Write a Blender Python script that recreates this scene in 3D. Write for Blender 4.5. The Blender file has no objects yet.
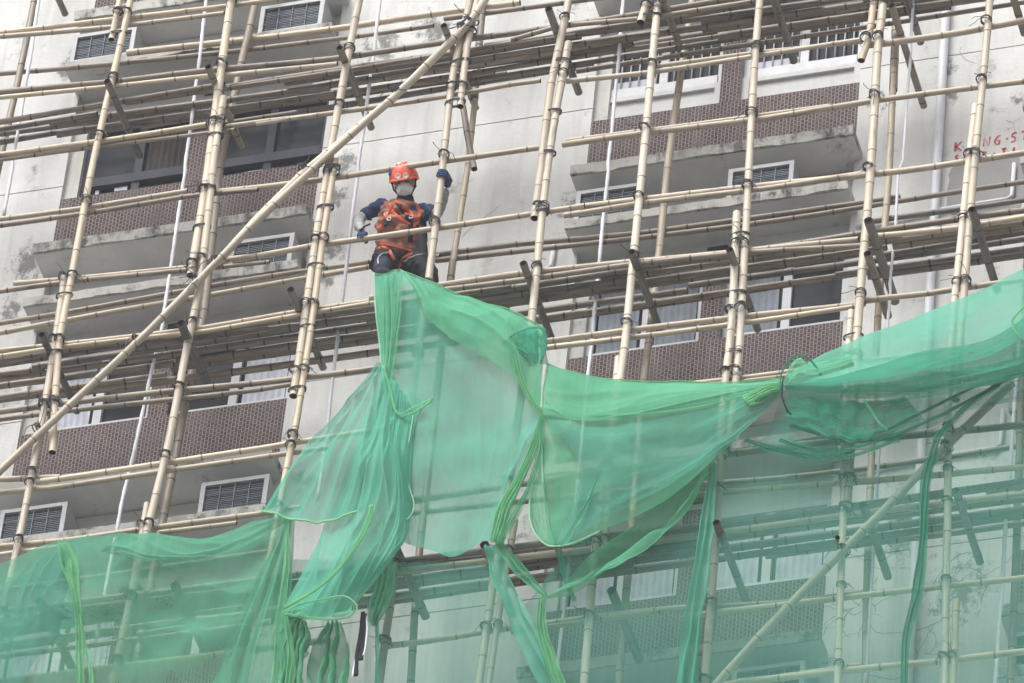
import bpy, math, random
from mathutils import Vector, Matrix, noise
random.seed(7)
R_ = math.radians
SC = bpy.context.scene
COL = SC.collection

# ------------------------------------------------------------------ camera
F_PX = 7487.0; D0 = 59.4
ZC = Vector((836.0, -7441.0, F_PX)).normalized()          # image of world up   (x right, y down, z forward)
_xv = F_PX*F_PX/(836.0+0.14*7441.0)
XC = -Vector((-_xv, 0.14*_xv, F_PX)); XC.normalize(); XC = (XC-ZC*XC.dot(ZC)).normalized()
YC = ZC.cross(XC)
ROT = Matrix((XC, YC, ZC))                                 # rows: world axes in camera axes
CAMPOS = ROT @ Vector((0, 0, -D0))
cam_d = bpy.data.cameras.new('camera'); cam = bpy.data.objects.new('camera', cam_d); COL.objects.link(cam)
right = Vector((XC.x, YC.x, ZC.x)); down = Vector((XC.y, YC.y, ZC.y)); fwd = Vector((XC.z, YC.z, ZC.z))
m = Matrix((right, -down, -fwd)).transposed().to_4x4(); m.translation = CAMPOS
cam.matrix_world = m
cam_d.sensor_fit = 'HORIZONTAL'; cam_d.sensor_width = 36.0; cam_d.lens = F_PX*36.0/1024.0
cam_d.clip_start = 1.0; cam_d.clip_end = 3000.0
SC.camera = cam
GZ = CAMPOS.z-1.6                                          # street level

def at(px, py, y):
    """point on the real vertical plane Y=y (a layer of the scaffold or the wall) seen at px,py"""
    d = right*((px-512)/F_PX)+down*((py-341.5)/F_PX)+fwd
    return CAMPOS+d*((y-CAMPOS.y)/d.y)

# ------------------------------------------------------------------ sky, sun, exposure
W = bpy.data.worlds.new('World'); SC.world = W; W.use_nodes = True
nt = W.node_tree; bg = nt.nodes['Background']
sky = nt.nodes.new('ShaderNodeTexSky'); sky.sky_type = 'NISHITA'; sky.sun_disc = False
SUN_EL, SUN_AZ = R_(52), R_(200)
sky.sun_elevation = SUN_EL; sky.sun_rotation = SUN_AZ
sky.air_density = 1.0; sky.dust_density = 6.0; sky.ozone_density = 1.0
hs = nt.nodes.new('ShaderNodeHueSaturation'); hs.inputs['Saturation'].default_value = 0.22
nt.links.new(sky.outputs[0], hs.inputs['Color']); nt.links.new(hs.outputs[0], bg.inputs[0])
bg.inputs[1].default_value = 0.15
sd = bpy.data.lights.new('sun', 'SUN'); sd.energy = 1.3; sd.angle = R_(25); sd.color = (1.0, 0.985, 0.965)
sun = bpy.data.objects.new('sun', sd); COL.objects.link(sun)
sdir = Vector((math.sin(SUN_AZ)*math.cos(SUN_EL), math.cos(SUN_AZ)*math.cos(SUN_EL), math.sin(SUN_EL)))
sun.rotation_euler = sdir.to_track_quat('Z', 'Y').to_euler()
vs = SC.view_settings; vs.view_transform = 'Standard'; vs.look = 'None'; vs.gamma = 1.0; vs.exposure = 0.70
SC.cycles.max_bounces = 10; SC.cycles.transparent_max_bounces = 24; SC.cycles.diffuse_bounces = 4

# ------------------------------------------------------------------ materials
def newmat(name):
    M = bpy.data.materials.new(name); M.use_nodes = True
    return M, M.node_tree, M.node_tree.nodes['Principled BSDF']
def N(nt, t, **kw):
    n = nt.nodes.new(t)
    for k, v in kw.items():
        if hasattr(n, k): setattr(n, k, v)
        else: n.inputs[k].default_value = v
    return n
def ramp(nt, src, stops):
    r = nt.nodes.new('ShaderNodeValToRGB'); e = r.color_ramp.elements
    while len(e) < len(stops): e.new(0.5)
    for i, (p, c) in enumerate(stops):
        e[i].position = p; e[i].color = tuple(c)+(1,) if len(c) == 3 else c
    nt.links.new(src, r.inputs[0]); return r
def mixc(nt, fac, a, b, mode='MIX'):
    n = nt.nodes.new('ShaderNodeMix'); n.data_type = 'RGBA'; n.blend_type = mode
    for i, s in ((0, fac), (6, a), (7, b)):
        if hasattr(s, 'is_linked'): nt.links.new(s, n.inputs[i])
        elif i == 0: n.inputs[0].default_value = s
        else: n.inputs[i].default_value = tuple(s)+(1,)
    return n.outputs[2]
def coords(nt, scale=(1, 1, 1), kind='Object', loc=(0, 0, 0)):
    c = nt.nodes.new('ShaderNodeTexCoord'); mp = nt.nodes.new('ShaderNodeMapping')
    mp.inputs['Scale'].default_value = scale; mp.inputs['Location'].default_value = loc
    nt.links.new(c.outputs[kind], mp.inputs[0]); return mp.outputs[0]
def wpos(nt, scale=(1, 1, 1)):
    g = nt.nodes.new('ShaderNodeNewGeometry'); mp = nt.nodes.new('ShaderNodeMapping')
    mp.inputs['Scale'].default_value = scale; nt.links.new(g.outputs['Position'], mp.inputs[0]); return mp.outputs[0]
def noi(nt, vec, scale, detail=4, rough=0.55):
    n = N(nt, 'ShaderNodeTexNoise'); n.inputs['Scale'].default_value = scale
    n.inputs['Detail'].default_value = detail; n.inputs['Roughness'].default_value = rough
    nt.links.new(vec, n.inputs['Vector']); return n.outputs['Fac']
def bump(nt, bs, h, strength=0.3, dist=0.01):
    b = N(nt, 'ShaderNodeBump'); b.inputs['Strength'].default_value = strength; b.inputs['Distance'].default_value = dist
    nt.links.new(h, b.inputs['Height']); nt.links.new(b.outputs[0], bs.inputs['Normal'])

SPOTS = ((-1.62, 2.35, .16), (-1.66, 2.0, .14), (-1.60, 1.35, .14), (-1.64, 1.05, .10), (-1.45, 3.75, .25), (-1.0, 3.9, .2), (-4.30, 1.75, .22), (-4.35, 1.2, .18), (-4.2, 4.1, .18),
         (.36, 4.1, .2), (3.44, 2.45, .10), (3.5, 2.15, .08), (4.05, 2.0, .09), (2.86, 2.2, .12), (-4.3, -1.2, .2), (.38, 1.5, .14), (3.3, -2.6, .35), (3.75, -3.4, .3), (.35, -1.3, .15), (-1.6, -1.3, .14))
def plaster(name, col, dark, amount, rough=0.9, streak=0.5, spots=False):
    """painted plaster with blotches, rain streaks and black mould in noise-shaped patches"""
    M, t, bs = newmat(name)
    p = wpos(t)
    big = noi(t, p, 1.3, 6, 0.6); fine = noi(t, p, 22, 4, 0.7)
    st = noi(t, wpos(t, (9, 9, 0.7)), 1.0, 5, 0.6)
    c = mixc(t, ramp(t, big, [(0.35, (0, 0, 0)), (0.7, (1, 1, 1))]).outputs[0], col, tuple(v*0.86 for v in col))
    c = mixc(t, ramp(t, st, [(0.5, (0, 0, 0)), (0.8, (streak,)*3)]).outputs[0], c, tuple(v*0.62 for v in col))
    mould = t.nodes.new('ShaderNodeMath'); mould.operation = 'MULTIPLY'
    t.links.new(ramp(t, noi(t, p, 2.2, 8, 0.72), [(amount, (0, 0, 0)), (amount+0.1, (1, 1, 1))]).outputs[0], mould.inputs[0])
    t.links.new(ramp(t, noi(t, wpos(t, (14, 14, 6)), 1.0, 6, 0.7), [(0.4, (0, 0, 0)), (0.6, (1, 1, 1))]).outputs[0], mould.inputs[1])
    c = mixc(t, mould.outputs[0], c, dark)
    gr = noi(t, wpos(t, (1, 1, 0.45)), 2.6, 8, 0.75)          # broad uneven dirt
    c = mixc(t, ramp(t, gr, [(0.42, (0, 0, 0)), (0.72, (0.55,)*3)]).outputs[0], c, tuple(v*0.70 for v in col))
    if spots:
        acc = None
        for (x, z, rr) in SPOTS:
            d = N(t, 'ShaderNodeVectorMath'); d.operation = 'DISTANCE'; t.links.new(wpos(t, (1.0, 0, 0.62)), d.inputs[0]); d.inputs[1].default_value = (x, 0, z*0.62)
            q = N(t, 'ShaderNodeMapRange'); q.inputs['From Min'].default_value = rr*1.6; q.inputs['From Max'].default_value = rr*.2; t.links.new(d.outputs['Value'], q.inputs[0])
            if acc is None: acc = q.outputs[0]
            else:
                mx = N(t, 'ShaderNodeMath'); mx.operation = 'MAXIMUM'; t.links.new(acc, mx.inputs[0]); t.links.new(q.outputs[0], mx.inputs[1]); acc = mx.outputs[0]
        ad = N(t, 'ShaderNodeMath'); ad.operation = 'MULTIPLY_ADD'; t.links.new(acc, ad.inputs[0]); ad.inputs[1].default_value = 0.30
        t.links.new(noi(t, wpos(t, (1, 1, .7)), 9.0, 8, 0.78), ad.inputs[2])
        c = mixc(t, ramp(t, ad.outputs[0], [(0.70, (0, 0, 0)), (0.80, (0.8,)*3)]).outputs[0], c, (0.10, 0.10, 0.095))
    t.links.new(c, bs.inputs['Base Color']); bs.inputs['Roughness'].default_value = rough; bs.inputs['Specular IOR Level'].default_value = 0.2
    bump(t, bs, fine, 0.35, 0.01)
    return M
WALL = plaster('painted wall plaster', (0.60, 0.60, 0.585), (0.13, 0.13, 0.125), 0.575, streak=0.75, spots=True)
WALL_EDGE = plaster('mouldy wall edge', (0.56, 0.55, 0.52), (0.09, 0.09, 0.085), 0.545, streak=0.5)
RECESS = plaster('grey recess paint', (0.55, 0.55, 0.545), (0.14, 0.14, 0.14), 0.64, streak=0.35)
SLAB = plaster('weathered concrete edge', (0.50, 0.49, 0.46), (0.06, 0.06, 0.055), 0.465, streak=0.6)
SOFFIT = plaster('grey soffit paint', (0.64, 0.64, 0.63), (0.12, 0.12, 0.12), 0.60, streak=0.2)
PATCH = plaster('grey cement patch', (0.30, 0.30, 0.295), (0.2, 0.2, 0.2), 0.62, streak=0.2)

def brick():
    M, t, bs = newmat('small mosaic tiles')
    g = t.nodes.new('ShaderNodeNewGeometry'); sx = N(t, 'ShaderNodeSeparateXYZ'); cx = N(t, 'ShaderNodeCombineXYZ')
    t.links.new(g.outputs['Position'], sx.inputs[0]); t.links.new(sx.outputs['X'], cx.inputs['Y']); t.links.new(sx.outputs['Z'], cx.inputs['X'])
    b = N(t, 'ShaderNodeTexBrick'); b.offset = 0.5
    for k, v in (('Color1', (0.058, 0.035, 0.033, 1)), ('Color2', (0.10, 0.068, 0.064, 1)), ('Mortar', (0.32, 0.305, 0.30, 1)),
                 ('Scale', 1.0), ('Mortar Size', 0.0021), ('Mortar Smooth', 0.2), ('Bias', -0.1), ('Brick Width', 0.046), ('Row Height', 0.0300)):
        b.inputs[k].default_value = v
    t.links.new(cx.outputs[0], b.inputs['Vector'])
    n = noi(t, wpos(t), 3.0, 6, 0.7)
    c = mixc(t, ramp(t, n, [(0.48, (0, 0, 0)), (0.70, (0.8,)*3)]).outputs[0], b.outputs['Color'], (0.10, 0.09, 0.088))
    c = mixc(t, ramp(t, noi(t, wpos(t, (6, 6, .8)), 1.0, 5, 0.7), [(0.55, (0, 0, 0)), (0.78, (0.22,)*3)]).outputs[0], c, (0.36, 0.35, 0.34))
    t.links.new(c, bs.inputs['Base Color']); bs.inputs['Roughness'].default_value = 0.75; bs.inputs['Specular IOR Level'].default_value = 0.12
    return M
BRICK = brick()

def simple(name, col, rough=0.6, metal=0.0, var=0.12, scale=6.0, coord='world', spec=None):
    M, t, bs = newmat(name)
    p = wpos(t) if coord == 'world' else coords(t)
    n = noi(t, p, scale, 5, 0.6)
    c = mixc(t, ramp(t, n, [(0.3, (0, 0, 0)), (0.75, (1, 1, 1))]).outputs[0], col, tuple(v*(1-var*2) for v in col))
    t.links.new(c, bs.inputs['Base Color']); bs.inputs['Roughness'].default_value = rough; bs.inputs['Metallic'].default_value = metal
    bs.inputs['Specular IOR Level'].default_value = 0.2 if spec is None else spec
    return M
FRAME_W = simple('white window frame', (0.56, 0.57, 0.59), 0.5)
FRAME_D = simple('dark window frame', (0.075, 0.078, 0.095), 0.7, spec=0.05)
GLASS = simple('dark window glass', (0.028, 0.032, 0.04), 0.15, 0, 0.3, 2.0, spec=0.01)
CURT_B = simple('brown curtain', (0.060, 0.050, 0.046), 0.9, 0, 0.25)
CURT_W = simple('white curtain', (0.55, 0.57, 0.64), 0.9, 0, 0.15)
CURT_G = simple('grey blue curtain', (0.26, 0.29, 0.33), 0.9, 0, 0.2)
AC_W = simple('white enamel casing', (0.37, 0.38, 0.39), 0.45, 0, 0.1, 9)
AC_G = simple('dark louvre', (0.055, 0.072, 0.098), 0.5, 0, 0.25, 30)
AC_L = simple('louvre blade', (0.055, 0.075, 0.105), 0.45, 0, 0.25, 30)
PIPE = simple('white plastic pipe', (0.66, 0.67, 0.72), 0.4, 0, 0.08)
RED = simple('red paint', (0.55, 0.07, 0.08), 0.8, 0, 0.2, 30)
CRACK = simple('crack', (0.07, 0.07, 0.07), 0.95)
ROPE = simple('white rope', (0.74, 0.75, 0.80), 0.8, 0, 0.1, 60)
TIE = simple('black plastic strip', (0.085, 0.09, 0.10), 0.55, 0, 0.2, 40)
ASPH = simple('asphalt', (0.20, 0.20, 0.20), 0.9)
PAVE = simple('pavement concrete', (0.34, 0.33, 0.32), 0.9)
GRILLE = simple('metal grille', (0.6, 0.6, 0.6), 0.5)
STUBEND = simple('hollow pole end', (0.03, 0.025, 0.02), 0.95)

def bamboo(name, c1, c2, grime, gamt):
    M, t, bs = newmat(name)
    oi = t.nodes.new('ShaderNodeObjectInfo')
    uv = t.nodes.new('ShaderNodeUVMap'); uv.uv_map = 'UVMap'
    def m(scale, seed=0.0):
        a = N(t, 'ShaderNodeVectorMath'); a.operation = 'ADD'; mu = N(t, 'ShaderNodeVectorMath'); mu.operation = 'MULTIPLY'
        mu.inputs[1].default_value = scale
        cb = N(t, 'ShaderNodeCombineXYZ'); mm = N(t, 'ShaderNodeMath'); mm.operation = 'MULTIPLY'; mm.inputs[1].default_value = 57.0+seed
        t.links.new(oi.outputs['Random'], mm.inputs[0]); t.links.new(mm.outputs[0], cb.inputs['Z'])
        t.links.new(uv.outputs[0], mu.inputs[0]); t.links.new(mu.outputs[0], a.inputs[0]); t.links.new(cb.outputs[0], a.inputs[1])
        return a.outputs[0]
    c = mixc(t, oi.outputs['Random'], c1, c2)
    st = noi(t, m((90, 1.3, 1)), 1.0, 4, 0.6)
    c = mixc(t, ramp(t, st, [(0.45, (0, 0, 0)), (0.8, (0.6,)*3)]).outputs[0], c, tuple(v*0.66 for v in c1))
    bl = noi(t, m((14, 2.2, 1), 3), 1.0, 6, 0.7)
    c = mixc(t, ramp(t, bl, [(gamt, (0, 0, 0)), (gamt+0.16, (0.85,)*3)]).outputs[0], c, grime)
    t.links.new(c, bs.inputs['Base Color']); bs.inputs['Roughness'].default_value = 0.55
    bump(t, bs, st, 0.2, 0.004)
    return M
B_PALE = bamboo('pale bamboo', (0.43, 0.37, 0.29), (0.60, 0.53, 0.43), (0.22, 0.19, 0.16), 0.53)
B_YEL = bamboo('yellowed bamboo', (0.48, 0.40, 0.285), (0.57, 0.485, 0.37), (0.20, 0.17, 0.13), 0.54)
B_TAN = bamboo('tan bamboo', (0.36, 0.30, 0.225), (0.48, 0.41, 0.315), (0.17, 0.145, 0.12), 0.52)
B_BROWN = bamboo('brown bamboo', (0.20, 0.165, 0.13), (0.32, 0.265, 0.205), (0.09, 0.075, 0.062), 0.50)
B_GREY = bamboo('grey old bamboo', (0.15, 0.135, 0.12), (0.24, 0.215, 0.185), (0.06, 0.055, 0.05), 0.48)
B_NODE = simple('bamboo node ring', (0.30, 0.25, 0.195), 0.7, 0, 0.3, 25)
B_NODED = simple('dark bamboo node ring', (0.10, 0.085, 0.07), 0.7, 0, 0.3, 25)

def netmat(name, col, col2, a):
    """open woven mesh cloth: coverage follows the path length through the weave"""
    M, t, bs = newmat(name); t.nodes.remove(bs)
    out = t.nodes['Material Output']
    g = t.nodes.new('ShaderNodeNewGeometry')
    dot = N(t, 'ShaderNodeVectorMath'); dot.operation = 'DOT_PRODUCT'
    t.links.new(g.outputs['Normal'], dot.inputs[0]); t.links.new(g.outputs['Incoming'], dot.inputs[1])
    def mth(op, a_, b_=None):
        n = N(t, 'ShaderNodeMath'); n.operation = op
        for i, s in enumerate((a_, b_)):
            if s is None: continue
            if hasattr(s, 'is_linked'): t.links.new(s, n.inputs[i])
            else: n.inputs[i].default_value = s
        return n.outputs[0]
    cs = mth('MAXIMUM', mth('ABSOLUTE', dot.outputs['Value']), 0.30)
    thr = noi(t, coords(t, (22, 22, 0.8)), 1.0, 3, 0.6)
    thr2 = noi(t, coords(t, (1, 1, 1)), 2.4, 3, 0.6)
    base = mth('ADD', 1.0-a, mth('MULTIPLY', mth('SUBTRACT', thr, 0.5), 0.14))
    tr = mth('POWER', base, mth('DIVIDE', 0.8, cs))
    c = mixc(t, ramp(t, thr2, [(0.3, (0, 0, 0)), (0.7, (1, 1, 1))]).outputs[0], col, col2)
    df = N(t, 'ShaderNodeBsdfDiffuse'); tl = N(t, 'ShaderNodeBsdfTranslucent'); tp = N(t, 'ShaderNodeBsdfTransparent')
    t.links.new(c, df.inputs[0]); t.links.new(c, tl.inputs[0])
    m1 = N(t, 'ShaderNodeMixShader'); m1.inputs[0].default_value = 0.45
    t.links.new(df.outputs[0], m1.inputs[1]); t.links.new(tl.outputs[0], m1.inputs[2])
    m2 = N(t, 'ShaderNodeMixShader'); t.links.new(tr, m2.inputs[0])
    t.links.new(m1.outputs[0], m2.inputs[1]); t.links.new(tp.outputs[0], m2.inputs[2])
    t.links.new(m2.outputs[0], out.inputs['Surface'])
    return M
NET_G = netmat('green mesh cloth', (0.18, 0.53, 0.32), (0.135, 0.45, 0.285), 0.62)
NET_N = netmat('dull green mesh cloth', (0.14, 0.42, 0.275), (0.11, 0.36, 0.245), 0.55)
NET_T = netmat('teal green mesh cloth', (0.165, 0.52, 0.38), (0.13, 0.46, 0.34), 0.58)
NET_D = netmat('deep green mesh cloth', (0.07, 0.36, 0.24), (0.055, 0.30, 0.20), 0.62)
NET_S = netmat('sheer teal mesh cloth', (0.125, 0.40, 0.315), (0.10, 0.35, 0.285), 0.40)
NET_H = netmat('bright green hem', (0.25, 0.60, 0.32), (0.20, 0.52, 0.30), 0.58)
NET_E = netmat('light stitched edge', (0.50, 0.76, 0.58), (0.42, 0.70, 0.52), 0.7)

# ------------------------------------------------------------------ mesh helpers
class MB:
    def __init__(s): s.v = []; s.f = []; s.m = []; s.uv = []
    def face(s, idx, mi=0, uv=None):
        s.f.append(idx); s.m.append(mi); s.uv.append(uv or [(0, 0)]*len(idx))
    def box(s, x0, x1, y0, y1, z0, z1, mi=0, skip=()):
        b = len(s.v)
        s.v += [Vector(p) for p in ((x0, y0, z0), (x1, y0, z0), (x1, y1, z0), (x0, y1, z0), (x0, y0, z1), (x1, y0, z1), (x1, y1, z1), (x0, y1, z1))]
        for q in ((0, 3, 2, 1), (4, 5, 6, 7), (0, 1, 5, 4), (1, 2, 6, 5), (2, 3, 7, 6), (3, 0, 4, 7)):
            s.face([b+i for i in q], mi)
        return s
    def rings(s, rings, closed=True, mi=0, cap0=None, cap1=None, mis=None, uvs=None):
        b = len(s.v); n = len(rings[0])
        for r in rings: s.v += r
        for i in range(len(rings)-1):
            for j in range(n if closed else n-1):
                k = (j+1) % n
                uv = None
                if uvs: uv = [(j/n*0.2, uvs[i]), ((j+1)/n*0.2, uvs[i]), ((j+1)/n*0.2, uvs[i+1]), (j/n*0.2, uvs[i+1])]
                s.face([b+i*n+j, b+i*n+k, b+(i+1)*n+k, b+(i+1)*n+j], mis[i] if mis else mi, uv)
        if cap0 is not None: s.face([b+j for j in range(n)][::-1], cap0)
        if cap1 is not None: s.face([b+(len(rings)-1)*n+j for j in range(n)], cap1)
        return s
    def tube(s, pts, r, n=8, mi=0, cap=0, flat=1.0):
        pts = [Vector(p) for p in pts]; R = []
        rr = r if isinstance(r, (list, tuple)) else [r]*len(pts)
        up = None
        for i, p in enumerate(pts):
            t = (pts[min(i+1, len(pts)-1)]-pts[max(i-1, 0)]).normalized()
            if up is None:
                up = Vector((0, 0, 1)) if abs(t.z) < 0.9 else Vector((1, 0, 0))
            a = (up-t*up.dot(t)).normalized(); up = a; c = t.cross(a)
            R.append([p+(a*math.cos(2*math.pi*j/n)+c*math.sin(2*math.pi*j/n)*flat)*rr[i] for j in range(n)])
        s.rings(R, True, mi, cap, cap); return s
    def build(s, name, mats, parent=None, origin=None, smooth=True):
        o0 = Vector(origin) if origin is not None else Vector((0, 0, 0))
        me = bpy.data.meshes.new(name)
        me.from_pydata([tuple(p-o0) for p in s.v], [], s.f)
        for mt in (mats if isinstance(mats, (list, tuple)) else [mats]): me.materials.append(mt)
        me.polygons.foreach_set('material_index', s.m)
        if smooth: me.polygons.foreach_set('use_smooth', [True]*len(s.f))
        ul = me.uv_layers.new(name='UVMap')
        ul.data.foreach_set('uv', [c for fu in s.uv for q in fu for c in q])
        me.update()
        o = bpy.data.objects.new(name, me); COL.objects.link(o)
        place(o, o0, parent)
        return o
WPOS = {}
def place(o, w, parent):
    w = Vector(w); WPOS[o.name] = w
    if parent is not None:
        o.parent = parent; o.location = w-WPOS[parent.name]
    else: o.location = w
def tag(o, label=None, cat=None, group=None, kind=None):
    for k, v in (('label', label), ('category', cat), ('group', group), ('kind', kind)):
        if v: o[k] = v
    return o
def thing(name, loc, label, cat, group=None):
    o = bpy.data.objects.new(name, None); COL.objects.link(o); o.empty_display_size = 0.2
    place(o, loc, None); return tag(o, label, cat, group)

# ------------------------------------------------------------------ street (setting)
g = MB(); g.box(-1500, 1500, -1500, 1500, GZ-0.4, GZ); tag(g.build('ground', ASPH, smooth=False), kind='structure')
g = MB(); g.box(-60, 60, -4.5, 0.4, GZ, GZ+0.13); tag(g.build('pavement', PAVE, smooth=False), kind='structure')

# ------------------------------------------------------------------ apartment building
P = 2.75; S0 = 1.62
BLD = thing('apartment_building', (0, 0.5, GZ), 'tall grey white concrete apartment block with brown tiled window bays behind the scaffold', 'building')
LB = (-4.10, -1.84); RB = (0.47, 2.72); FRB = (4.19, 6.4); FLB = (-8.4, -6.15)
FL = range(-3, 4)
zt = S0+4*P; zb = S0-4*P
# wall panels (piers), split by real joints once per storey, plus a recessed backing wall
piers = ((FLB[1], LB[0]), (LB[1], RB[0]), (RB[1], FRB[0]))
for (x0, x1) in piers:
    mb = MB(); z = S0+1.0-4*P
    while z < zt+2:
        mb.box(x0, x1, 0.0, 0.5, z+0.006, z+P-0.006); z += P
    mb.box(x0+0.02, x1-0.02, 0.012, 0.49, zb-1, zt+2, 1)
    mb.box(x0, x1, 0.0, 0.5, GZ, S0+1.0-4*P-0.006)
    mb.build('wall_panel', [WALL, CRACK], BLD, smooth=False)
mb = MB(); mb.box(-16, 16, 0.9, 14, GZ, zt+2.2); mb.build('core_wall', RECESS, BLD, smooth=False)
mb = MB(); mb.box(-16, FLB[0], 0, 0.88, GZ, zt+2); mb.box(FRB[1], 16, 0, 0.88, GZ, zt+2); mb.build('outer_wall', WALL, BLD, smooth=False)
for (x0, x1) in (LB, RB, FRB, FLB):
    mb = MB(); mb.box(x0, x1, 0.1, 0.88, GZ, S0-4*P+0.9); mb.build('lower_wall', RECESS, BLD, smooth=False)

def slab(x0, x1, ztop, th, y0, seed):
    """thin ledge with a chipped uneven front edge"""
    rnd = random.Random(seed); n = 40; rings = []
    for i in range(n+1):
        x = x0+(x1-x0)*i/n
        a = rnd.uniform(-0.004, 0.004); b = rnd.uniform(-0.006, 0.008)+.006*math.sin(i*.7+seed); c = rnd.uniform(-.003, .003)
        rings.append([Vector((x, y0+a, ztop+c)), Vector((x, 0.3, ztop+0.02)), Vector((x, 0.3, ztop-th)), Vector((x, y0+0.045, ztop-th)), Vector((x, y0+0.012+a, ztop-th-0.012+b))])
    mb = MB(); mb.rings(rings, True, 0, 0, 0)
    for i in range(len(mb.m)):
        if i < n*5 and i % 5 in (2,): mb.m[i] = 1
    return mb.build('ledge', [SLAB, SOFFIT], BLD, smooth=False)

def window(x0, x1, z0, z1, y, style, seed):
    rnd = random.Random(seed)
    fm = FRAME_D if style == 'dark' else FRAME_W
    w = 0.05; mb = MB()
    mb.box(x0, x0+w, y-0.03, y+0.05, z0, z1); mb.box(x1-w, x1, y-0.03, y+0.05, z0, z1)
    mb.box(x0+w, x1-w, y-0.03, y+0.05, z1-w, z1); mb.box(x0+w, x1-w, y-0.045, y+0.05, z0, z0+(0.10 if style != 'dark' else 0.06))
    if style == 'dark': mb.box(x0+w, x1-w, y-0.035, y+0.05, z0+0.20, z0+0.30)
    nl = 2 if x1-x0 < 1.2 else 3
    for i in range(1, nl):
        xm = x0+(x1-x0)*i/nl; mb.box(xm-0.035, xm+0.035, y-0.02, y+0.05, z0+w, z1-w)
    fr = mb.build('window', fm, BLD, smooth=False)
    mb = MB(); mb.box(x0+w, x1-w, y+0.02, y+0.03, z0+w, z1-w)
    mb.build('pane', GLASS if style != 'net' else GLASS, fr, smooth=False)
    # curtain folds hanging just inside, seen where the glass is open
    if style in ('dark', 'white', 'curtain'):
        cm = {'dark': CURT_B, 'white': CURT_W, 'curtain': CURT_G}[style]
        for k in range(nl):
            if rnd.random() < 0.25: continue
            a = x0+(x1-x0)*k/nl+0.07; b = x0+(x1-x0)*(k+1)/nl-0.07; n = 36
            r0 = []; r1 = []
            lo = z0+(0.3 if style == 'dark' else 0.07)
            for i in range(n+1):
                xx = a+(b-a)*i/n*rnd.choice((1,)); yy = y+0.008-0.007*math.sin(i*1.1+rnd.random()*0.6)
                r0.append(Vector((xx, yy, lo))); r1.append(Vector((xx, yy, z1-w)))
            mc = MB(); mc.rings([r0, r1], False); mc.build('curtain', cm, fr)
    if style == 'dark':   # pale objects and light panels behind the lower lights
        for k in range(3):
            a = rnd.uniform(x0+0.1, x1-0.4); mc = MB(); mc.box(a, a+rnd.uniform(.15, .32), y-0.002, y+0.012, z0+0.075, z0+rnd.uniform(.13, .19)); mc.build('sill_item', CURT_W, fr, smooth=False)
    if style == 'grille':
        mg = MB(); x = x0+0.08
        while x < x1-0.06:
            mg.tube([(x, y-0.012, z0+0.1), (x, y-0.012, z1-w)], 0.006, 5); x += 0.075
        mg.build('grille', FRAME_W, fr)
        mc = MB(); a = x0+0.1
        mc.box(a, a+0.35, y+0.005, y+0.015, z0+0.1, z1-0.35); mc.build('curtain', CURT_W, fr, smooth=False)

def bay(x0, x1, k, side):
    S = S0+k*P+(0.09 if k >= 1 else 0)
    # recess walls: between the two ledges, and the lintel under the lower ledge
    mb = MB(); mb.box(x0, x1, 0.10, 0.88, S-1.00, S-0.10)
    mb.build('recess_wall', RECESS, BLD, smooth=False)
    # tiled parapet and tiled middle pillar
    mb = MB(); mb.box(x0, x1, 0.0, 0.6, S-0.08, S+0.84)
    px0 = x0+(x1-x0)*0.475; px1 = px0+0.17
    mb.box(px0, px1, 0.022, 0.6, S+0.842, S+P-1.002)
    mb.build('tiled_parapet', BRICK, BLD, smooth=False)
    slab(x0-0.03, x1+0.06, S, 0.085, -0.31, k*7+side)
    slab(x0-0.03, x1+0.05, S-0.64, 0.07, -0.31, k*7+side+50)
    z0, z1 = S+0.845, S+P-1.0
    key = (side, k)
    st = {(0, 0): 'dark', (0, -1): 'white', (1, 0): 'grille', (1, -1): 'curtain', (0, 1): 'white', (1, 1): 'white', (0, -2): 'white', (1, -2): 'white'}.get(key, 'curtain')
    if st == 'grille' and True:
        for (a, b) in ((x0+0.03, px0), (px1, x1-0.01)):
            mb = MB(); mb.box(a+0.06, b-0.06, 0.10, 0.16, z0, z0+0.27); mb.box(a, a+0.06, 0.06, 0.16, z0, z0+0.32); mb.box(b-0.06, b, 0.06, 0.16, z0, z0+0.32)
            mb.box(a+0.06, b-0.06, 0.07, 0.16, z0+0.27, z0+0.32)
            mb.build('sill_panel', [RECESS], BLD, smooth=False)
            window(a, b, z0+0.322, z1, 0.12, st, k*31+side*7+int(a*10))
    else:
        for (a, b) in ((x0+0.12, px0), (px1, x1-0.01)):
            window(a, b, z0+0.004, z1, 0.13, st, k*31+side*7+int(a*10))
    mb = MB(); mb.box(x0, x0+0.118, 0.05, 0.6, z0+0.002, z1); mb.build('window_reveal', WALL_EDGE, BLD, smooth=False)
    # wall vent
    mv = MB(); a = x0+(1.06 if side == 1 else 1.10)
    for i in range(6): mv.box(a+i*0.03, a+i*0.03+0.012, 0.09, 0.10, S-0.86, S-0.76)
    for i in range(3): mv.box(a, a+0.162, 0.084, 0.09, S-0.86+i*0.045, S-0.852+i*0.045)
    mv.box(a-0.004, a+0.168, 0.095, 0.0995, S-0.865, S-0.755, 1)
    mv.build('vent', [FRAME_D, CRACK], BLD, smooth=False)
for k in FL:
    bay(*LB, k, 0); bay(*RB, k, 1); bay(*FRB, k, 2); bay(*FLB, k, 3)
mb = MB(); mb.box(-16, 16, -0.2, 14.2, zt+2.2, zt+3); mb.build('roof', SLAB, BLD, smooth=False)

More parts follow.
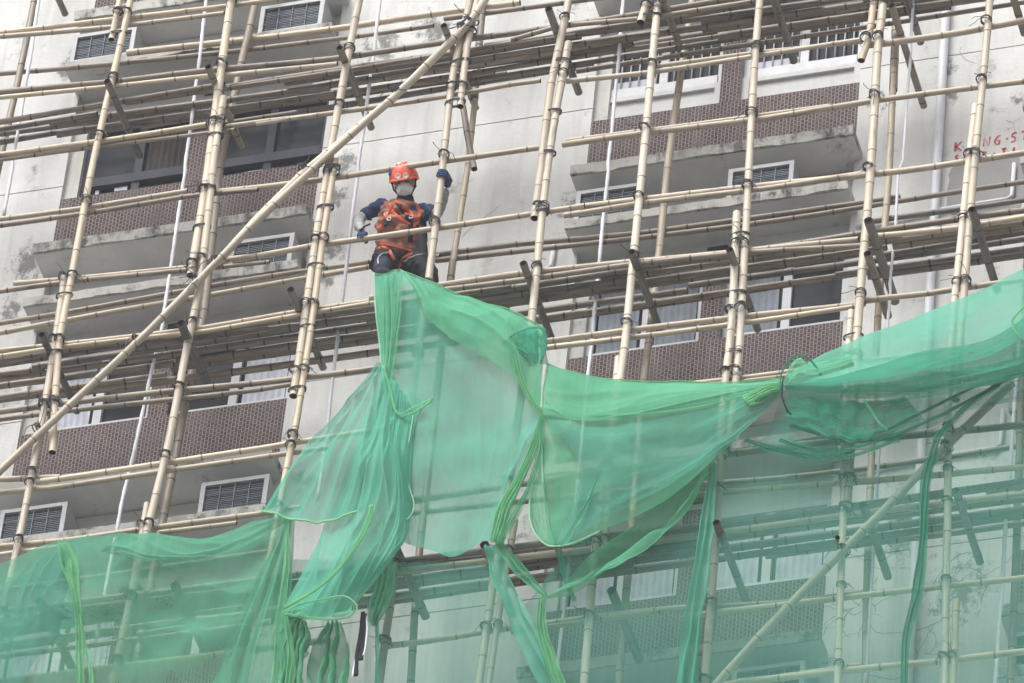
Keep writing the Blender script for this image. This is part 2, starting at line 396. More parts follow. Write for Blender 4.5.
# pipes on the right pier, cement patch, painted writing, cracks
mb = MB(); mb.tube([(3.42, -0.05, z) for z in (-9, -3, 3, 9)], 0.038, 10)
for z in (-2.1, 0.65, 3.4): mb.box(3.365, 3.475, -0.02, -0.001, z, z+0.035)
tag(mb.build('drain_pipe', PIPE, BLD), 'tall vertical white drain pipe')
for dz in (0, -P):
    mb = MB(); mb.tube([(2.78, -0.03, 0.74+dz), (3.3, -0.03, 0.775+dz), (3.52, -0.03, 0.79+dz), (4.0, -0.03, 0.80+dz), (4.04, -0.03, 0.83+dz), (4.045, -0.03, 1.2+dz)], 0.018, 8)
    mb.build('wall_pipe', PIPE, BLD)
mb = MB(); mb.tube([(-0.35, -0.03, 0.66), (0.22, -0.03, 0.74), (0.27, -0.03, 0.78), (0.275, -0.03, 1.02)], 0.022, 8); mb.build('wall_pipe', PIPE, BLD)
mb = MB(); n = 40; ring = []
for j in range(n):
    a = 2*math.pi*j/n; sx = math.copysign(abs(math.cos(a))**0.5, math.cos(a)); sz = math.copysign(abs(math.sin(a))**0.5, math.sin(a))
    ring.append(Vector((3.83+sx*0.33+0.03*noise.noise(Vector((j*.6, 0, 1))), 0, 1.02+sz*0.33+0.03*noise.noise(Vector((j*.6, 5, 1))))))
mb.rings([[p+Vector((0, -0.0005, 0)) for p in ring], [p+Vector((0, -0.006, 0)) for p in ring]], True, 0, None, 0)
mb.build('cement_patch', PATCH, BLD, smooth=False)
def stroke(mb, pts, w=0.017):
    rnd = random.Random(len(pts)); L = []; Rr = []
    for i, p in enumerate(pts):
        p = Vector((p[0], 0, p[1])); a = Vector((pts[max(i-1, 0)][0], 0, pts[max(i-1, 0)][1])); b = Vector((pts[min(i+1, len(pts)-1)][0], 0, pts[min(i+1, len(pts)-1)][1]))
        t = (b-a).normalized(); nn = Vector((-t.z, 0, t.x))*w*rnd.uniform(.35, .6)
        L.append(p+nn+Vector((0, -0.004, 0))); Rr.append(p-nn+Vector((0, -0.004, 0)))
    mb.rings([L, Rr], False)
mb = MB()
LET = {'K': [[(0, 0), (0, 1)], [(.6, 1), (.05, .5), (.6, 0)]], 'W': [[(0, 1), (.15, 0), (.35, .7), (.55, 0), (.7, 1)]], 'I': [[(.1, 0), (.2, 1)]], 'N': [[(0, 0), (.05, 1), (.5, 0), (.6, 1)]],
       'G': [[(.6, .95), (.3, .9), (.05, .4), (.2, .02), (.5, .1), (.55, .45), (.3, .4)]], '.': [[(.1, .45), (.25, .5)]], 'S': [[(.55, 1), (.2, .95), (.1, .65), (.45, .45), (.4, .1), (.05, .02)]],
       'T': [[(0, .95), (.75, 1)], [(.4, .98), (.33, 0)]], 'U': [[(0, 1), (.05, .15), (.35, 0), (.5, .9)]], 'R': [[(0, 0), (.05, 1), (.5, .85), (.1, .5), (.55, 0)]], '/': [[(0, 0), (.3, .5)]]}
def write(txt, x, z, h, adv):
    global mb
    for ch in txt:
        for st in LET.get(ch, []): stroke(mb, [(x+a*h*0.8, z+b*h) for a, b in st])
        x += adv
for ch, x in (('K', 3.55), ('I', 3.67), ('N', 3.78), ('G', 3.865), ('.', 3.955), ('S', 4.0), ('T', 4.085)): write(ch, x, 1.47+(x-3.55)*.03, 0.105, 0)
mb.build('painted_writing', RED, BLD, smooth=False); mb = MB()
for ch, x in (('S', 3.55), ('U', 3.63), ('R', 3.78), ('/', 3.86), ('T', 3.93), ('I', 4.02)): write(ch, x, 1.355, 0.065, 0)
mb.build('painted_writing', RED, BLD, smooth=False)
rc = random.Random(3)
def crackline(mb, x, z, ang, n, step=0.05, w=0.0045, depth=0):
    pts = [(x, z)]
    for i in range(n):
        ang += rc.uniform(-0.5, 0.5); x += math.cos(ang)*step; z += math.sin(ang)*step; pts.append((x, z))
        if depth < 2 and rc.random() < 0.22: crackline(mb, x, z, ang+rc.choice((-1, 1))*rc.uniform(.6, 1.4), n//2, step, w*0.8, depth+1)
    if len(pts) > 1: stroke(mb, pts, w)
mb = MB()
for i in range(9): crackline(mb, rc.uniform(3.0, 4.0), rc.uniform(-4.3, -2.2), rc.uniform(0, 6.28), 12)
for i in range(3): crackline(mb, rc.uniform(-1.6, 0.2), rc.uniform(-4.2, 2.2), rc.uniform(0, 6.28), 7, 0.06, 0.0035)
crackline(mb, 3.95, 1.75, -0.3, 5, .04, .003); crackline(mb, 3.55, 2.7, -1.5, 6, 0.05, 0.003, 2)
tag(mb.build('wall_crack', CRACK, BLD, smooth=False), kind='stuff')

# ------------------------------------------------------------------ window air conditioners
def ac_unit(x0, zbase, label, w=0.54, h=0.36):
    t = thing('air_conditioner', (x0+w/2, -0.1, zbase), label, 'air conditioner', 'window air conditioners between the ledges')
    y = -0.24
    mb = MB(); mb.box(x0+.004, x0+w-.004, y+0.02, 0.11, zbase, zbase+h-.004); mb.build('casing', AC_W, t, smooth=False)
    fb = 0.038; mb = MB()
    mb.box(x0, x0+fb, y-0.02, y+0.018, zbase, zbase+h); mb.box(x0+w-fb, x0+w, y-0.02, y+0.018, zbase, zbase+h)
    mb.box(x0+fb, x0+w-fb, y-0.02, y+0.018, zbase, zbase+fb); mb.box(x0+fb, x0+w-fb, y-0.02, y+0.018, zbase+h-fb, zbase+h)
    mb.build('front_frame', AC_W, t, smooth=False)
    mb = MB(); z = zbase+fb+.004; mb.box(x0+fb, x0+w-fb, y+0.008, y+0.018, zbase+fb, zbase+h-fb)
    while z < zbase+h-fb-0.012: mb.box(x0+fb, x0+w-fb, y+0.002, y+0.007, z, z+0.010, 1); z += 0.02
    for i in (1, 2, 3):
        xx = x0+fb+(w-2*fb)*i/4; mb.box(xx-0.003, xx+0.003, y-0.010, y-0.005, zbase+fb, zbase+h-fb, 2)
    for i in (1, 2): mb.box(x0+fb, x0+w-fb, y-0.014, y-0.0105, zbase+fb+(h-2*fb)*i/3-.002, zbase+fb+(h-2*fb)*i/3+.002, 2)
    mb.build('louvre', [AC_G, AC_L, CURT_G], t, smooth=False)
    return t
SL = S0-0.64+0.02
ac_unit(-2.41, SL, 'window air conditioner on the ledge left of the worker, below the tiled wall')
ac_unit(0.50, SL, 'window air conditioner at the left end of its ledge, right of the worker')
ac_unit(1.76, SL, 'window air conditioner alone in the middle of the upper right ledge')
ac_unit(-4.12, SL+P+.10, 'window air conditioner in the top left corner of the photo', w=.56)
ac_unit(-2.46, SL+P+.10, 'window air conditioner at the top edge, directly above the dark framed windows', w=.56)
ac_unit(-4.02, SL-P, 'window air conditioner at the far left edge just above the green net', w=.56)
ac_unit(-2.35, SL-P, 'window air conditioner below the tiled wall, left of the hanging green net bundle', w=.56)
ac_unit(2.12, SL-2*P, 'window air conditioner seen through the sheer net at the bottom right', w=.56)
ac_unit(0.52, SL-2*P, 'window air conditioner seen through the sheer net at the bottom centre', w=.54)
ac_unit(4.25, SL-2*P, 'window air conditioner in the bottom right corner behind the sheer net', w=.54)

# ------------------------------------------------------------------ bamboo scaffold
SCF = thing('bamboo_scaffold', (0, -0.8, GZ+0.13), 'bamboo pole scaffold lashed with black strips covering the whole building front', 'scaffold')
CNT = [0]
def pole(name, pts, r, mats, taper=0.92, wob=0.006, ends=True, n=9):
    """one bamboo culm: swelling nodes every 0.3 to 0.45 m, slight bends, hollow cut ends"""
    CNT[0] += 1; rnd = random.Random(CNT[0]*17)
    if name == 'ledger_pole' and mats is B_TAN: mats = rnd.choice((B_TAN, B_TAN, B_PALE, B_YEL, B_TAN, B_BROWN) if r < .0285 else (B_TAN, B_YEL))
    if name == 'upright_pole' and mats is B_PALE: mats = rnd.choice((B_PALE, B_PALE, B_YEL))
    wob *= rnd.uniform(.8, 2.2); r *= rnd.uniform(.84, 1.04)
    pts = [Vector(p) for p in pts]
    # dense centre line
    seg = [(pts[i+1]-pts[i]).length for i in range(len(pts)-1)]; L = sum(seg)
    def P_(s):
        for i, l in enumerate(seg):
            if s <= l or i == len(seg)-1: return pts[i].lerp(pts[i+1], s/l)
            s -= l
    st = [0.0]; ns = []; s = rnd.uniform(0.05, 0.35)
    while s < L-0.03:
        ns.append(s); s += rnd.uniform(0.30, 0.46)
    prof = [(0.0, 1.0, 0)]
    for s in ns:
        prof += [(s-0.022, 1.0, 0), (s-0.009, 1.04, 0), (s-0.004, 1.06, 1), (s+0.004, 1.00, 1), (s+0.010, 1.035, 0), (s+0.028, 0.985, 0)]
        mid = s+0.17
        if mid < L: prof.append((mid, 0.975, 0))
    prof.append((L, 1.0, 0)); prof = [p for p in prof if 0 <= p[0] <= L]; prof.sort(key=lambda a: a[0])
    d = (pts[-1]-pts[0]).normalized()
    up = Vector((0, 0, 1)) if abs(d.z) < 0.8 else Vector((1, 0, 0))
    a = (up-d*up.dot(d)).normalized(); c = d.cross(a)
    ph = [rnd.uniform(0, 6.28) for _ in range(4)]
    rings = []; mis = []; us = []
    for (s, f, mi) in prof:
        p = P_(s); rr = r*(1-(1-taper)*s/L)*f
        off = a*math.sin(s*0.9+ph[0])*wob*1.4+c*math.sin(s*0.8+ph[1])*wob+a*math.sin(s*2.3+ph[2])*wob*0.4
        rings.append([p+off+(a*math.cos(2*math.pi*j/n)+c*math.sin(2*math.pi*j/n))*rr for j in range(n)]); mis.append(mi); us.append(s)
    mb = MB(); mb.rings(rings, True, 0, None, None, mis, us)
    for e, sg in ((0, 1), (-1, -1)):       # hollow ends
        ring = rings[e]; cen = sum(ring, Vector())/n; dd = d*sg
        inner = [cen+(p-cen)*0.72 for p in ring]; deep = [p+dd*0.05 for p in inner]
        if e == 0: mb.rings([deep, inner, ring], True, 2, 2)
        else: mb.rings([ring, inner, deep], True, 2, None, 2)
    o = mb.build(name, [mats, B_NODED if mats in (B_GREY, B_BROWN) else B_NODE, STUBEND], SCF, origin=pts[0])
    return o

YF, YL, YB, YBL, YD = -1.12, -1.055, -0.45, -0.40, -1.19
verts = []; ledg = []
def V(pts, r=0.033, mat=B_PALE, y=YF, front=True, name='upright_pole', up=0, dn=0):
    w = [at(a, b, y) for a, b in pts]
    if up: w.insert(0, w[0]+(w[0]-w[1]).normalized()*up)
    if dn: w.append(w[-1]+(w[-1]-w[-2]).normalized()*dn)
    o = pole(name, w, r, mat, 1.0, 0.005)
    if front: verts.append((o, w, r))
    return o
def Lg(pts, r=0.026, mat=B_TAN, y=YL, name='ledger_pole', l=0, rr=0, front=True):
    w = [at(a, b, y) for a, b in pts]
    if l: w.insert(0, w[0]+(w[0]-w[1]).normalized()*l)
    if rr: w.append(w[-1]+(w[-1]-w[-2]).normalized()*rr)
    o = pole(name, w, r, mat, 0.9, 0.008)
    if front: ledg.append((w, y))
    return o
# front uprights
V([(130, 0), (93, 171), (59, 342), (51, 452)], up=1.5)
V([(122, -5), (112, 40)], .031, up=1.8)
V([(64, 276), (53, 342), (39, 427), (24, 513), (6, 600)], .031, dn=2.5)
V([(232, 0), (207, 171), (190, 276)], .036, up=1.5)
V([(225, 98), (213, 171), (199, 285), (187, 342), (166, 450), (151, 513), (134, 590)], .032, dn=2.5)
V([(145, 503), (134, 570), (128, 600)], .026, dn=2.5)
V([(360, 0), (333, 140), (328, 171), (317, 233), (301, 342), (292, 396)], up=1.5)
V([(337, 160), (323, 246), (309, 342), (297, 417), (283, 482), (262, 590)], dn=2.5)
V([(473, -10), (453, 75), (441, 178), (428, 280), (412, 400), (391, 607), (381, 675)], up=1.5, dn=2.5, r=.035)
V([(482, -10), (469, 45), (460, 107)], .031, up=1.8)
V([(568, 0), (553, 80), (543, 171), (536, 219)], up=1.5)
V([(569, 42), (557, 112), (549, 171), (531, 321), (506, 500), (493, 575), (481, 675)], .032, dn=2.5)
V([(514, 520), (503, 587), (491, 675)], .028, dn=2.5)
V([(658, 0), (641, 171), (626, 342), (610, 450), (598, 527), (584, 675)], up=1.5, dn=2.5)
V([(649, -5), (641, 23)], .035, up=1.8)
V([(618, 357), (611, 420), (606, 525), (602, 560)], .026)
V([(762, 0), (748, 171), (738, 342), (728, 440), (722, 457)], .035, up=1.5)
V([(738, 213), (729, 342), (722, 400), (716, 512), (707, 675)], .032, dn=2.5)
V([(873, -5), (867, 37), (859, 60)], .034, up=1.8)
V([(883, 0), (877, 50), (869, 171), (858, 342), (852, 449), (848, 510)], .034, up=1.5)
V([(850, 311), (848, 342), (845, 449), (844, 513), (839, 675)], .029, dn=2.5)
V([(989, 0), (974, 171), (964, 301), (957, 400)], .033, up=1.5)
V([(975, 105), (967, 171), (955, 301), (949, 402), (948, 513), (944, 675)], .030, dn=2.5)
V([(955, 600), (952, 675)], .026, dn=2.5)
# ledgers of the front face
Lg([(0, 32), (115, 19), (230, 6), (300, -4)], l=1.0, rr=1)
Lg([(0, 38), (120, 25), (224, 11)], .024, l=1.0)
Lg([(0, 94), (115, 84), (210, 70), (336, 57), (451, 40), (512, 32), (650, 12), (768, -6)], .028, l=1.0, rr=1)
Lg([(0, 100), (120, 88), (214, 77)], .024, l=1.0); Lg([(200, 79), (256, 72), (337, 63)], .022)
Lg([(512, 39), (560, 25), (650, 18), (770, -1)], .024, rr=1)
Lg([(0, 155), (100, 141), (207, 124)], .026, l=1.0)
Lg([(0, 160), (105, 145), (210, 130), (235, 127)], .021, l=1.0)
Lg([(215, 127), (256, 121), (336, 111), (451, 94), (512, 84), (540, 81)], .025)
Lg([(256, 124), (317, 115)], .018)
Lg([(566, 80), (645, 71), (768, 53), (861, 40)], .024); Lg([(650, 67), (768, 51), (862, 42)], .02)
Lg([(866, 45), (888, 43), (960, 33), (1024, 21)], .028, rr=1.5)
Lg([(0, 219), (82, 208), (187, 190)], .023, l=1); Lg([(0, 223), (100, 211), (196, 197), (258, 192)], .024, l=1)
Lg([(210, 192), (256, 187), (330, 178), (416, 165), (512, 151), (541, 147)], .027)
Lg([(562, 145), (640, 134), (768, 118), (868, 102), (1024, 81)], .029, rr=1.5)
Lg([(566, 141), (690, 125), (830, 105)], .02)
Lg([(0, 292), (80, 281), (200, 269)], .024, l=1); Lg([(14, 282), (90, 275), (186, 266)], .023)
Lg([(205, 263), (256, 257), (313, 246), (400, 233), (512, 217), (585, 206)], .028)
Lg([(205, 269), (270, 262)], .02)
Lg([(565, 214), (640, 203), (768, 189), (863, 174)], .026); Lg([(585, 207), (650, 199), (768, 184), (918, 169), (1024, 153)], .027, rr=1.5)
Lg([(0, 352), (60, 345), (205, 327), (300, 311), (376, 300)], .026, l=1); Lg([(0, 358), (60, 350), (205, 334), (300, 317), (378, 303)], .024, l=1)
Lg([(370, 301), (436, 289), (512, 277), (626, 262), (768, 246), (858, 237)], .027); Lg([(440, 293), (512, 284), (640, 266), (768, 251), (862, 243)], .024)
Lg([(872, 235), (962, 225), (1024, 215)], .028, rr=1.5)
Lg([(0, 414), (100, 402), (256, 383), (378, 366), (420, 360)], .027, l=1); Lg([(0, 422), (100, 410), (256, 390), (291, 384)], .024, l=1)
Lg([(546, 342), (626, 330), (768, 311), (865, 300)], .027); Lg([(546, 346), (640, 333), (768, 317), (863, 303)], .022)
Lg([(864, 300), (930, 293), (1024, 279)], .028, rr=1.5)
Lg([(36, 481), (150, 463), (256, 447), (323, 436), (400, 425)], .028); Lg([(0, 492), (60, 486), (155, 471), (256, 457), (330, 447)], .024, l=1)
Lg([(0, 479), (60, 478)], .028, l=1)
Lg([(694, 382), (768, 374), (863, 361), (940, 352)], .024); Lg([(700, 386), (768, 379), (863, 366)], .022)
Lg([(0, 548), (70, 541), (142, 530), (256, 514), (300, 506)], .027, l=1); Lg([(160, 532), (237, 522)], .022); Lg([(0, 556), (60, 549)], .024, l=1)
Lg([(722, 457), (818, 445), (943, 434), (1024, 426)], .032, B_BROWN, rr=1.5)
Lg([(400, 503), (512, 486), (620, 470), (700, 460)], .028)
Lg([(682, 498), (768, 490), (839, 484), (880, 481)], .024); Lg([(845, 483), (940, 476), (1024, 469)], .026, rr=1.5)
Lg([(0, 620), (150, 599), (256, 586)], .026, l=1); Lg([(0, 683), (150, 663), (256, 650), (330, 640)], .028, l=1)
Lg([(380, 572), (420, 567), (512, 556), (600, 546), (715, 531), (839, 517), (930, 508), (1024, 497)], .028, rr=1.5)
Lg([(384, 646), (430, 641), (492, 632), (600, 620), (687, 611), (715, 609)], .026); Lg([(512, 633), (600, 620), (687, 607), (780, 600), (862, 590)], .022)
Lg([(690, 614), (715, 610), (839, 597), (944, 586), (1024, 578)], .029, rr=1.5)
Lg([(739, 680), (839, 671), (944, 662), (1024, 653)], .027, rr=1.5); Lg([(480, 715), (600, 700), (700, 686), (862, 664)], .024)
# inner uprights and ledgers
V([(36, -10), (17, 87), (-5, 190)], .034, B_BROWN, YB, False, up=1.5, dn=2)
V([(256, -5), (240, 65), (220, 171), (205, 316), (187, 400), (163, 513), (140, 640)], .034, B_BROWN, YB, False, up=1.5, dn=2)
V([(476, 92), (468, 171), (451, 281)], .032, B_TAN, YB, False); V([(484, -20), (479, 40), (474, 100)], .034, B_GREY, YB, False, up=1.5)
V([(452, 262), (440, 380), (420, 560), (410, 680)], .032, B_BROWN, YB, False, dn=2)
V([(693, -10), (680, 72), (667, 171), (659, 256), (650, 342), (646, 372), (632, 520), (620, 660)], .033, B_TAN, YB, False, up=1.5, dn=2)
V([(894, 70), (888, 171), (883, 231), (878, 310), (872, 460), (866, 660)], .033, B_TAN, YB, False, dn=2)
V([(898, 0), (895, 50), (893, 90)], .034, B_BROWN, YB, False, up=1.5)
V([(1036, 60), (1030, 200), (1018, 500), (1010, 680)], .033, B_BROWN, YB, False, dn=2, up=2)
Lg([(0, 73), (120, 61), (240, 50), (342, 38), (433, 26)], .027, B_BROWN, YBL, l=1, front=False)
Lg([(127, 54), (256, 39), (342, 28), (463, 10), (520, 2)], .034, B_TAN, YBL, front=False)
Lg([(444, 18), (512, 9), (600, -2)], .025, B_BROWN, YBL, rr=1, front=False)
Lg([(0, 322), (80, 309), (165, 295), (256, 281), (363, 265), (436, 255)], .026, B_BROWN, YBL, l=1, front=False); Lg([(0, 331), (120, 309), (256, 286), (363, 270), (440, 259)], .024, B_TAN, YBL, l=1, front=False)
Lg([(436, 257), (512, 246), (640, 233), (768, 215), (900, 195)], .026, B_TAN, YBL, front=False); Lg([(436, 262), (512, 252), (640, 237), (768, 219), (863, 205), (1024, 183)], .025, B_BROWN, YBL, rr=1.5, front=False)
Lg([(866, 224), (962, 210), (1024, 200)], .024, B_GREY, YBL, front=False, rr=1)
Lg([(0, 590), (150, 570), (280, 552)], .028, B_BROWN, YBL, l=1, front=False)
Lg([(390, 520), (512, 504), (640, 488), (768, 476), (1024, 445)], .026, B_BROWN, YBL, front=False, rr=1)
# braces
V([(488, -4), (471, 22), (396, 94), (303, 171), (256, 218), (216, 263)], .034, B_PALE, YD, False, 'diagonal_brace')
V([(413, 80), (313, 171), (256, 223), (216, 263), (137, 342), (0, 470)], .037, B_PALE, YD-0.0, False, 'diagonal_brace', dn=1.5)
V([(1013, 384), (948, 447), (883, 513), (843, 552), (768, 628), (712, 688)], .036, B_PALE, YD, False, 'diagonal_brace', dn=1)
V([(464, 106), (470, 140), (476, 168)], .03, B_BROWN, -0.8, False, 'diagonal_brace')
# transoms: short thick cross poles running in towards the wall
def T(a, y0, y1, r=0.036, mat=B_GREY, dz=0.0, dx=0.0):
    p = at(a[0], a[1], y0); q = p+Vector((dx-0.02, y1-y0-.14, 0.08+dz))
    pole('transom_pole', [p, q], r, mat, 1.0, 0.003)
for a, y1 in (((107, 81), -.25), ((208, 67), -.2), ((340, 47), -.2), ((444, 26), -.18), ((549, 9), -.18), ((660, -10), -.5), ((771, -8), -.35), ((895, -40), -.2), ((892, 5), 0.0), ((1010, -14), -.6), ((45, -30), -.6)): T(a, -1.32, y1, .033, B_GREY if a[0] % 2 else B_BROWN)
for a in ((41, 335), (181, 323), (290, 290), (523, 264), (632, 252), (729, 250), (868, 221), (972, 209)): T(a, -1.32, -.22, .035, B_GREY)
T((868, 253), -1.25, -.35, .035, B_BROWN)
for a in ((863, 505), (956, 490), (484, 545), (612, 590), (396, 548), (40, 600), (175, 585)): T(a, -1.22, -.22, .036, B_GREY)
T((717, 523), -1.34, -.25, .036, B_BROWN); T((838, 538), -1.32, -1.1, .02, B_BROWN)
# platform poles: loose rows resting across the transoms, one row per storey
def row(zp, spans, seed):
    rnd = random.Random(seed)
    for (x0, x1, y, r, mt, dz) in spans:
        p = Vector((x0, y, zp+dz)); q = Vector((x1, y+rnd.uniform(-.03, .03), zp+dz+rnd.uniform(-.02, .02)))
        pole('platform_pole', [p, p.lerp(q, .5)+Vector((0, 0, rnd.uniform(-.008, .008))), q], r, mt, 0.85, 0.006)
def rnds(seed, xa, xb, n, ys, rmin=.026, rmax=.036):
    rnd = random.Random(seed); out = []
    for y in ys:
        x = xa-rnd.uniform(0, 2)
        while x < xb:
            L = rnd.uniform(2.6, 4.6); out.append((x, x+L, y+rnd.uniform(-.015, .015), rnd.uniform(rmin, rmax), rnd.choice((B_GREY, B_BROWN, B_BROWN, B_GREY)), rnd.uniform(-.015, .04)))
            x += L-rnd.uniform(-.1, .5)
    return out
row(2.50, rnds(11, -5.2, 5.0, 0, (-.93, -.80, -.66, -.54)), 1)
row(2.50, [(-1.9, 0.6, -.86, .032, B_GREY, .03), (-1.7, 1.2, -.73, .03, B_GREY, .05), (-0.2, 2.6, -.87, .03, B_GREY, .05)], 2)
row(-0.42, rnds(23, -5.0, 5.0, 0, (-.95, -.81, -.67, -.53)), 3)
row(-0.42, [(-2.9, 0.1, -.88, .034, B_GREY, .04), (-2.7, 0.1, -.74, .034, B_GREY, .04), (-2.5, -.2, -.60, .032, B_GREY, .04), (1.0, 3.4, -.88, .03, B_GREY, .04)], 4)
row(-3.28, rnds(31, -5.0, 5.0, 0, (-.95, -.80, -.66, -.52)), 5)
row(-3.28, [(-1.1, 1.5, -.88, .034, B_GREY, .05), (-1.0, 2.0, -.73, .036, B_GREY, .05), (-3.4, -0.8, -.85, .034, B_GREY, .05)], 6)

row(2.50, rnds(71, -2.6, 5.0, 0, (-.90, -.76, -.62), .022, .032), 7)
row(2.56, [(-1.9, .3, -.83, .028, B_GREY, 0), (-1.5, 1.0, -.70, .03, B_BROWN, 0), (-1.9, -.1, -.6, .03, B_GREY, 0), (1.6, 4.6, -.80, .03, B_BROWN, 0), (1.2, 3.9, -.64, .03, B_GREY, 0)], 8)
row(-0.42, rnds(83, -5.0, 5.0, 0, (-.89, -.75, -.60), .024, .034), 9)
row(-0.36, [(-2.6, -.3, -.82, .03, B_GREY, 0), (-2.9, .2, -.68, .032, B_GREY, 0), (-2.2, -.2, -.56, .03, B_BROWN, 0), (.3, 2.2, -.8, .03, B_GREY, 0)], 10)
row(-3.28, rnds(97, -5.0, 5.0, 0, (-.89, -.73, -.58), .024, .034), 12)

# lashings at the crossings of front uprights and ledgers
def lash_mesh(seed):
    rnd = random.Random(seed); mb = MB()
    for k in range(4):
        tilt = rnd.uniform(-.6, .6); z = rnd.uniform(-.016, .016); rr = 0.037+rnd.uniform(0, .003)
        pts = [Vector((math.cos(a)*rr, -0.012+math.sin(a)*rr*1.25, z+math.cos(a)*tilt*0.03)) for a in [i*math.pi/7 for i in range(15)]]
        mb.tube(pts, rnd.uniform(.0035, .0055), 4)
    for k in range(rnd.randint(2, 4)):
        p = Vector((rnd.uniform(-.04, .04), -.045, 0)); pts = [p.copy()]; d = Vector((rnd.uniform(-1, 1), rnd.uniform(-.4, .1), rnd.uniform(-1, .3))).normalized()
        for i in range(5):
            d = (d+Vector((rnd.uniform(-.5, .5), rnd.uniform(-.3, .3), rnd.uniform(-.5, .2)))).normalized(); p = p+d*rnd.uniform(.015, .035); pts.append(p.copy())
        mb.tube(pts, .0028, 4)
    me = bpy.data.meshes.new('lashing'); me.from_pydata([tuple(v) for v in mb.v], [], mb.f); me.materials.append(TIE); me.update(); return me
LM = [lash_mesh(i) for i in range(6)]
rl = random.Random(5)
def on(w, z):
    for i in range(len(w)-1):
        a, b = w[i], w[i+1]
        if (a.z-z)*(b.z-z) <= 0 and abs(a.z-b.z) > 1e-6: return a.lerp(b, (z-a.z)/(b.z-a.z))
    return None
for (o, w, r) in verts:
    seen = []
    for (lw, y) in ledg:
        for i in range(len(lw)-1):
            a, b = lw[i], lw[i+1]
            p = on(w, (a.z+b.z)/2)
            if p is None: continue
            if not (a.x-0.02 <= p.x <= b.x+0.02): continue
            z = a.z+(b.z-a.z)*((p.x-a.x)/(b.x-a.x)); p = on(w, z)
            if p is None or any(abs(z-s) < 0.10 for s in seen): continue
            seen.append(z)
            l = bpy.data.objects.new('lashing', rl.choice(LM)); COL.objects.link(l); place(l, p, o)
            s = r/0.033; l.scale = (s, s, rl.uniform(.8, 1.3)*s); l.rotation_euler = (0, 0, rl.uniform(-.5, .5))
    # extra binding where two uprights overlap side by side
    for (o2, w2, r2) in verts:
        if o2 is o or o2.name < o.name: continue
        zlo = max(min(p.z for p in w), min(p.z for p in w2)); zhi = min(max(p.z for p in w), max(p.z for p in w2))
        if zhi-zlo < 0.3 or zhi-zlo > 3: continue
        z = zlo+0.06
        while z < zhi:
            p = on(w, z); q = on(w2, z)
            if p and q and abs(p.x-q.x) < 0.12:
                cx = (p+q)/2; hw = abs(p.x-q.x)/2+r+.004; mb = MB()
                for k in range(4):
                    t_ = rl.uniform(-.01, .01); zz = z+rl.uniform(-.014, .014)
                    mb.tube([Vector((cx.x+math.cos(a)*hw, cx.y+math.sin(a)*(r+.005), zz+math.cos(a)*t_)) for a in [i*math.pi/8 for i in range(17)]], .0045, 4)
                mb.build('lashing', TIE, o, origin=cx)
            z += rl.uniform(.45, .7)
for (a, b) in ((216, 263), (303, 171), (396, 94), (471, 22), (137, 342), (40, 430), (843, 552), (948, 447), (462, 30), (198, 280)):
    p = at(a, b, -1.16); l = bpy.data.objects.new('lashing', rl.choice(LM)); COL.objects.link(l); place(l, p, SCF); l.scale = (1.15, 1.3, 1.3); l.rotation_euler = (0, .8, 0)

# white vertical ropes hanging between the scaffold layers
def rope(pts, label, y, r=.0155):
    w = [at(a, b, y) for a, b in pts]
    w.insert(0, w[0]+(w[0]-w[1]).normalized()*2); mb = MB()
    dense = []
    for i in range(len(w)-1):
        n = max(2, int((w[i+1]-w[i]).length/.08))
        for k in range(n): dense.append(w[i].lerp(w[i+1], k/n)+Vector((noise.noise(Vector((len(dense)*.13, i, 3)))*.008, 0, 0)))
    dense.append(w[-1]); mb.tube(dense, [r*(1.15 if i % 2 else .92) for i in range(len(dense))], 6)
    o = mb.build('rope', ROPE, None, origin=w[-1]); tag(o, label, 'rope', 'white ropes hanging down the facade')
rope([(40, -4), (12, 168), (4, 215)], 'white rope hanging at the far left edge of the facade', -.75)
rope([(207, -4), (185, 171), (162, 326), (120, 513), (96, 640)], 'long white rope hanging left of the tiled bay pillar down behind the lower left net', -.75)
rope([(381, -4), (358, 171), (337, 342), (327, 430), (318, 500)], 'white rope hanging beside the worker on his left in the photo', -.75)
rope([(624, -4), (608, 171), (593, 326), (588, 375), (578, 480), (556, 683)], 'white rope hanging in front of the tiled bay right of the worker', -.75)
rope([(914, -4), (903, 160), (899, 171), (890, 291), (880, 440), (866, 680)], 'white rope hanging beside the white drain pipe', -.75, .012)
rope([(1007, 512), (995, 683), (993, 700)], 'white rope behind the sheer net at the right edge', -.6)

# ------------------------------------------------------------------ the worker
from mathutils.bvhtree import BVHTree
M_SKIN = simple('skin', (0.42, 0.27, 0.20), 0.6, 0, 0.05)
M_VEST = simple('dusty orange vest', (0.43, 0.19, 0.14), 0.9, 0, 0.30, 11)
M_STRAP = simple('orange harness webbing', (0.62, 0.13, 0.07), 0.7, 0, 0.08)
M_HELM = simple('red orange helmet', (0.82, 0.13, 0.075), 0.35, 0, 0.05)
M_NAVY = simple('navy cotton', (0.035, 0.055, 0.135), 0.9, 0, 0.2, 12)
M_BLK = simple('black cloth', (0.014, 0.015, 0.023), 0.85, 0, 0.2, 12)
M_LEG = simple('grey knee fabric', (0.045, 0.052, 0.075), 0.85, 0, 0.15, 12)
M_SLV = simple('grey arm sleeve', (0.36, 0.38, 0.38), 0.85, 0, 0.15, 20)
M_MASK = simple('white grey mask', (0.80, 0.81, 0.82), 0.8, 0, 0.08)
M_GLOVE = simple('blue glove', (0.045, 0.075, 0.19), 0.8, 0, 0.2, 20)
M_LENS = simple('clouded lens', (0.62, 0.50, 0.48), 0.5)
M_PIPING = simple('white piping', (0.7, 0.7, 0.7), 0.8)
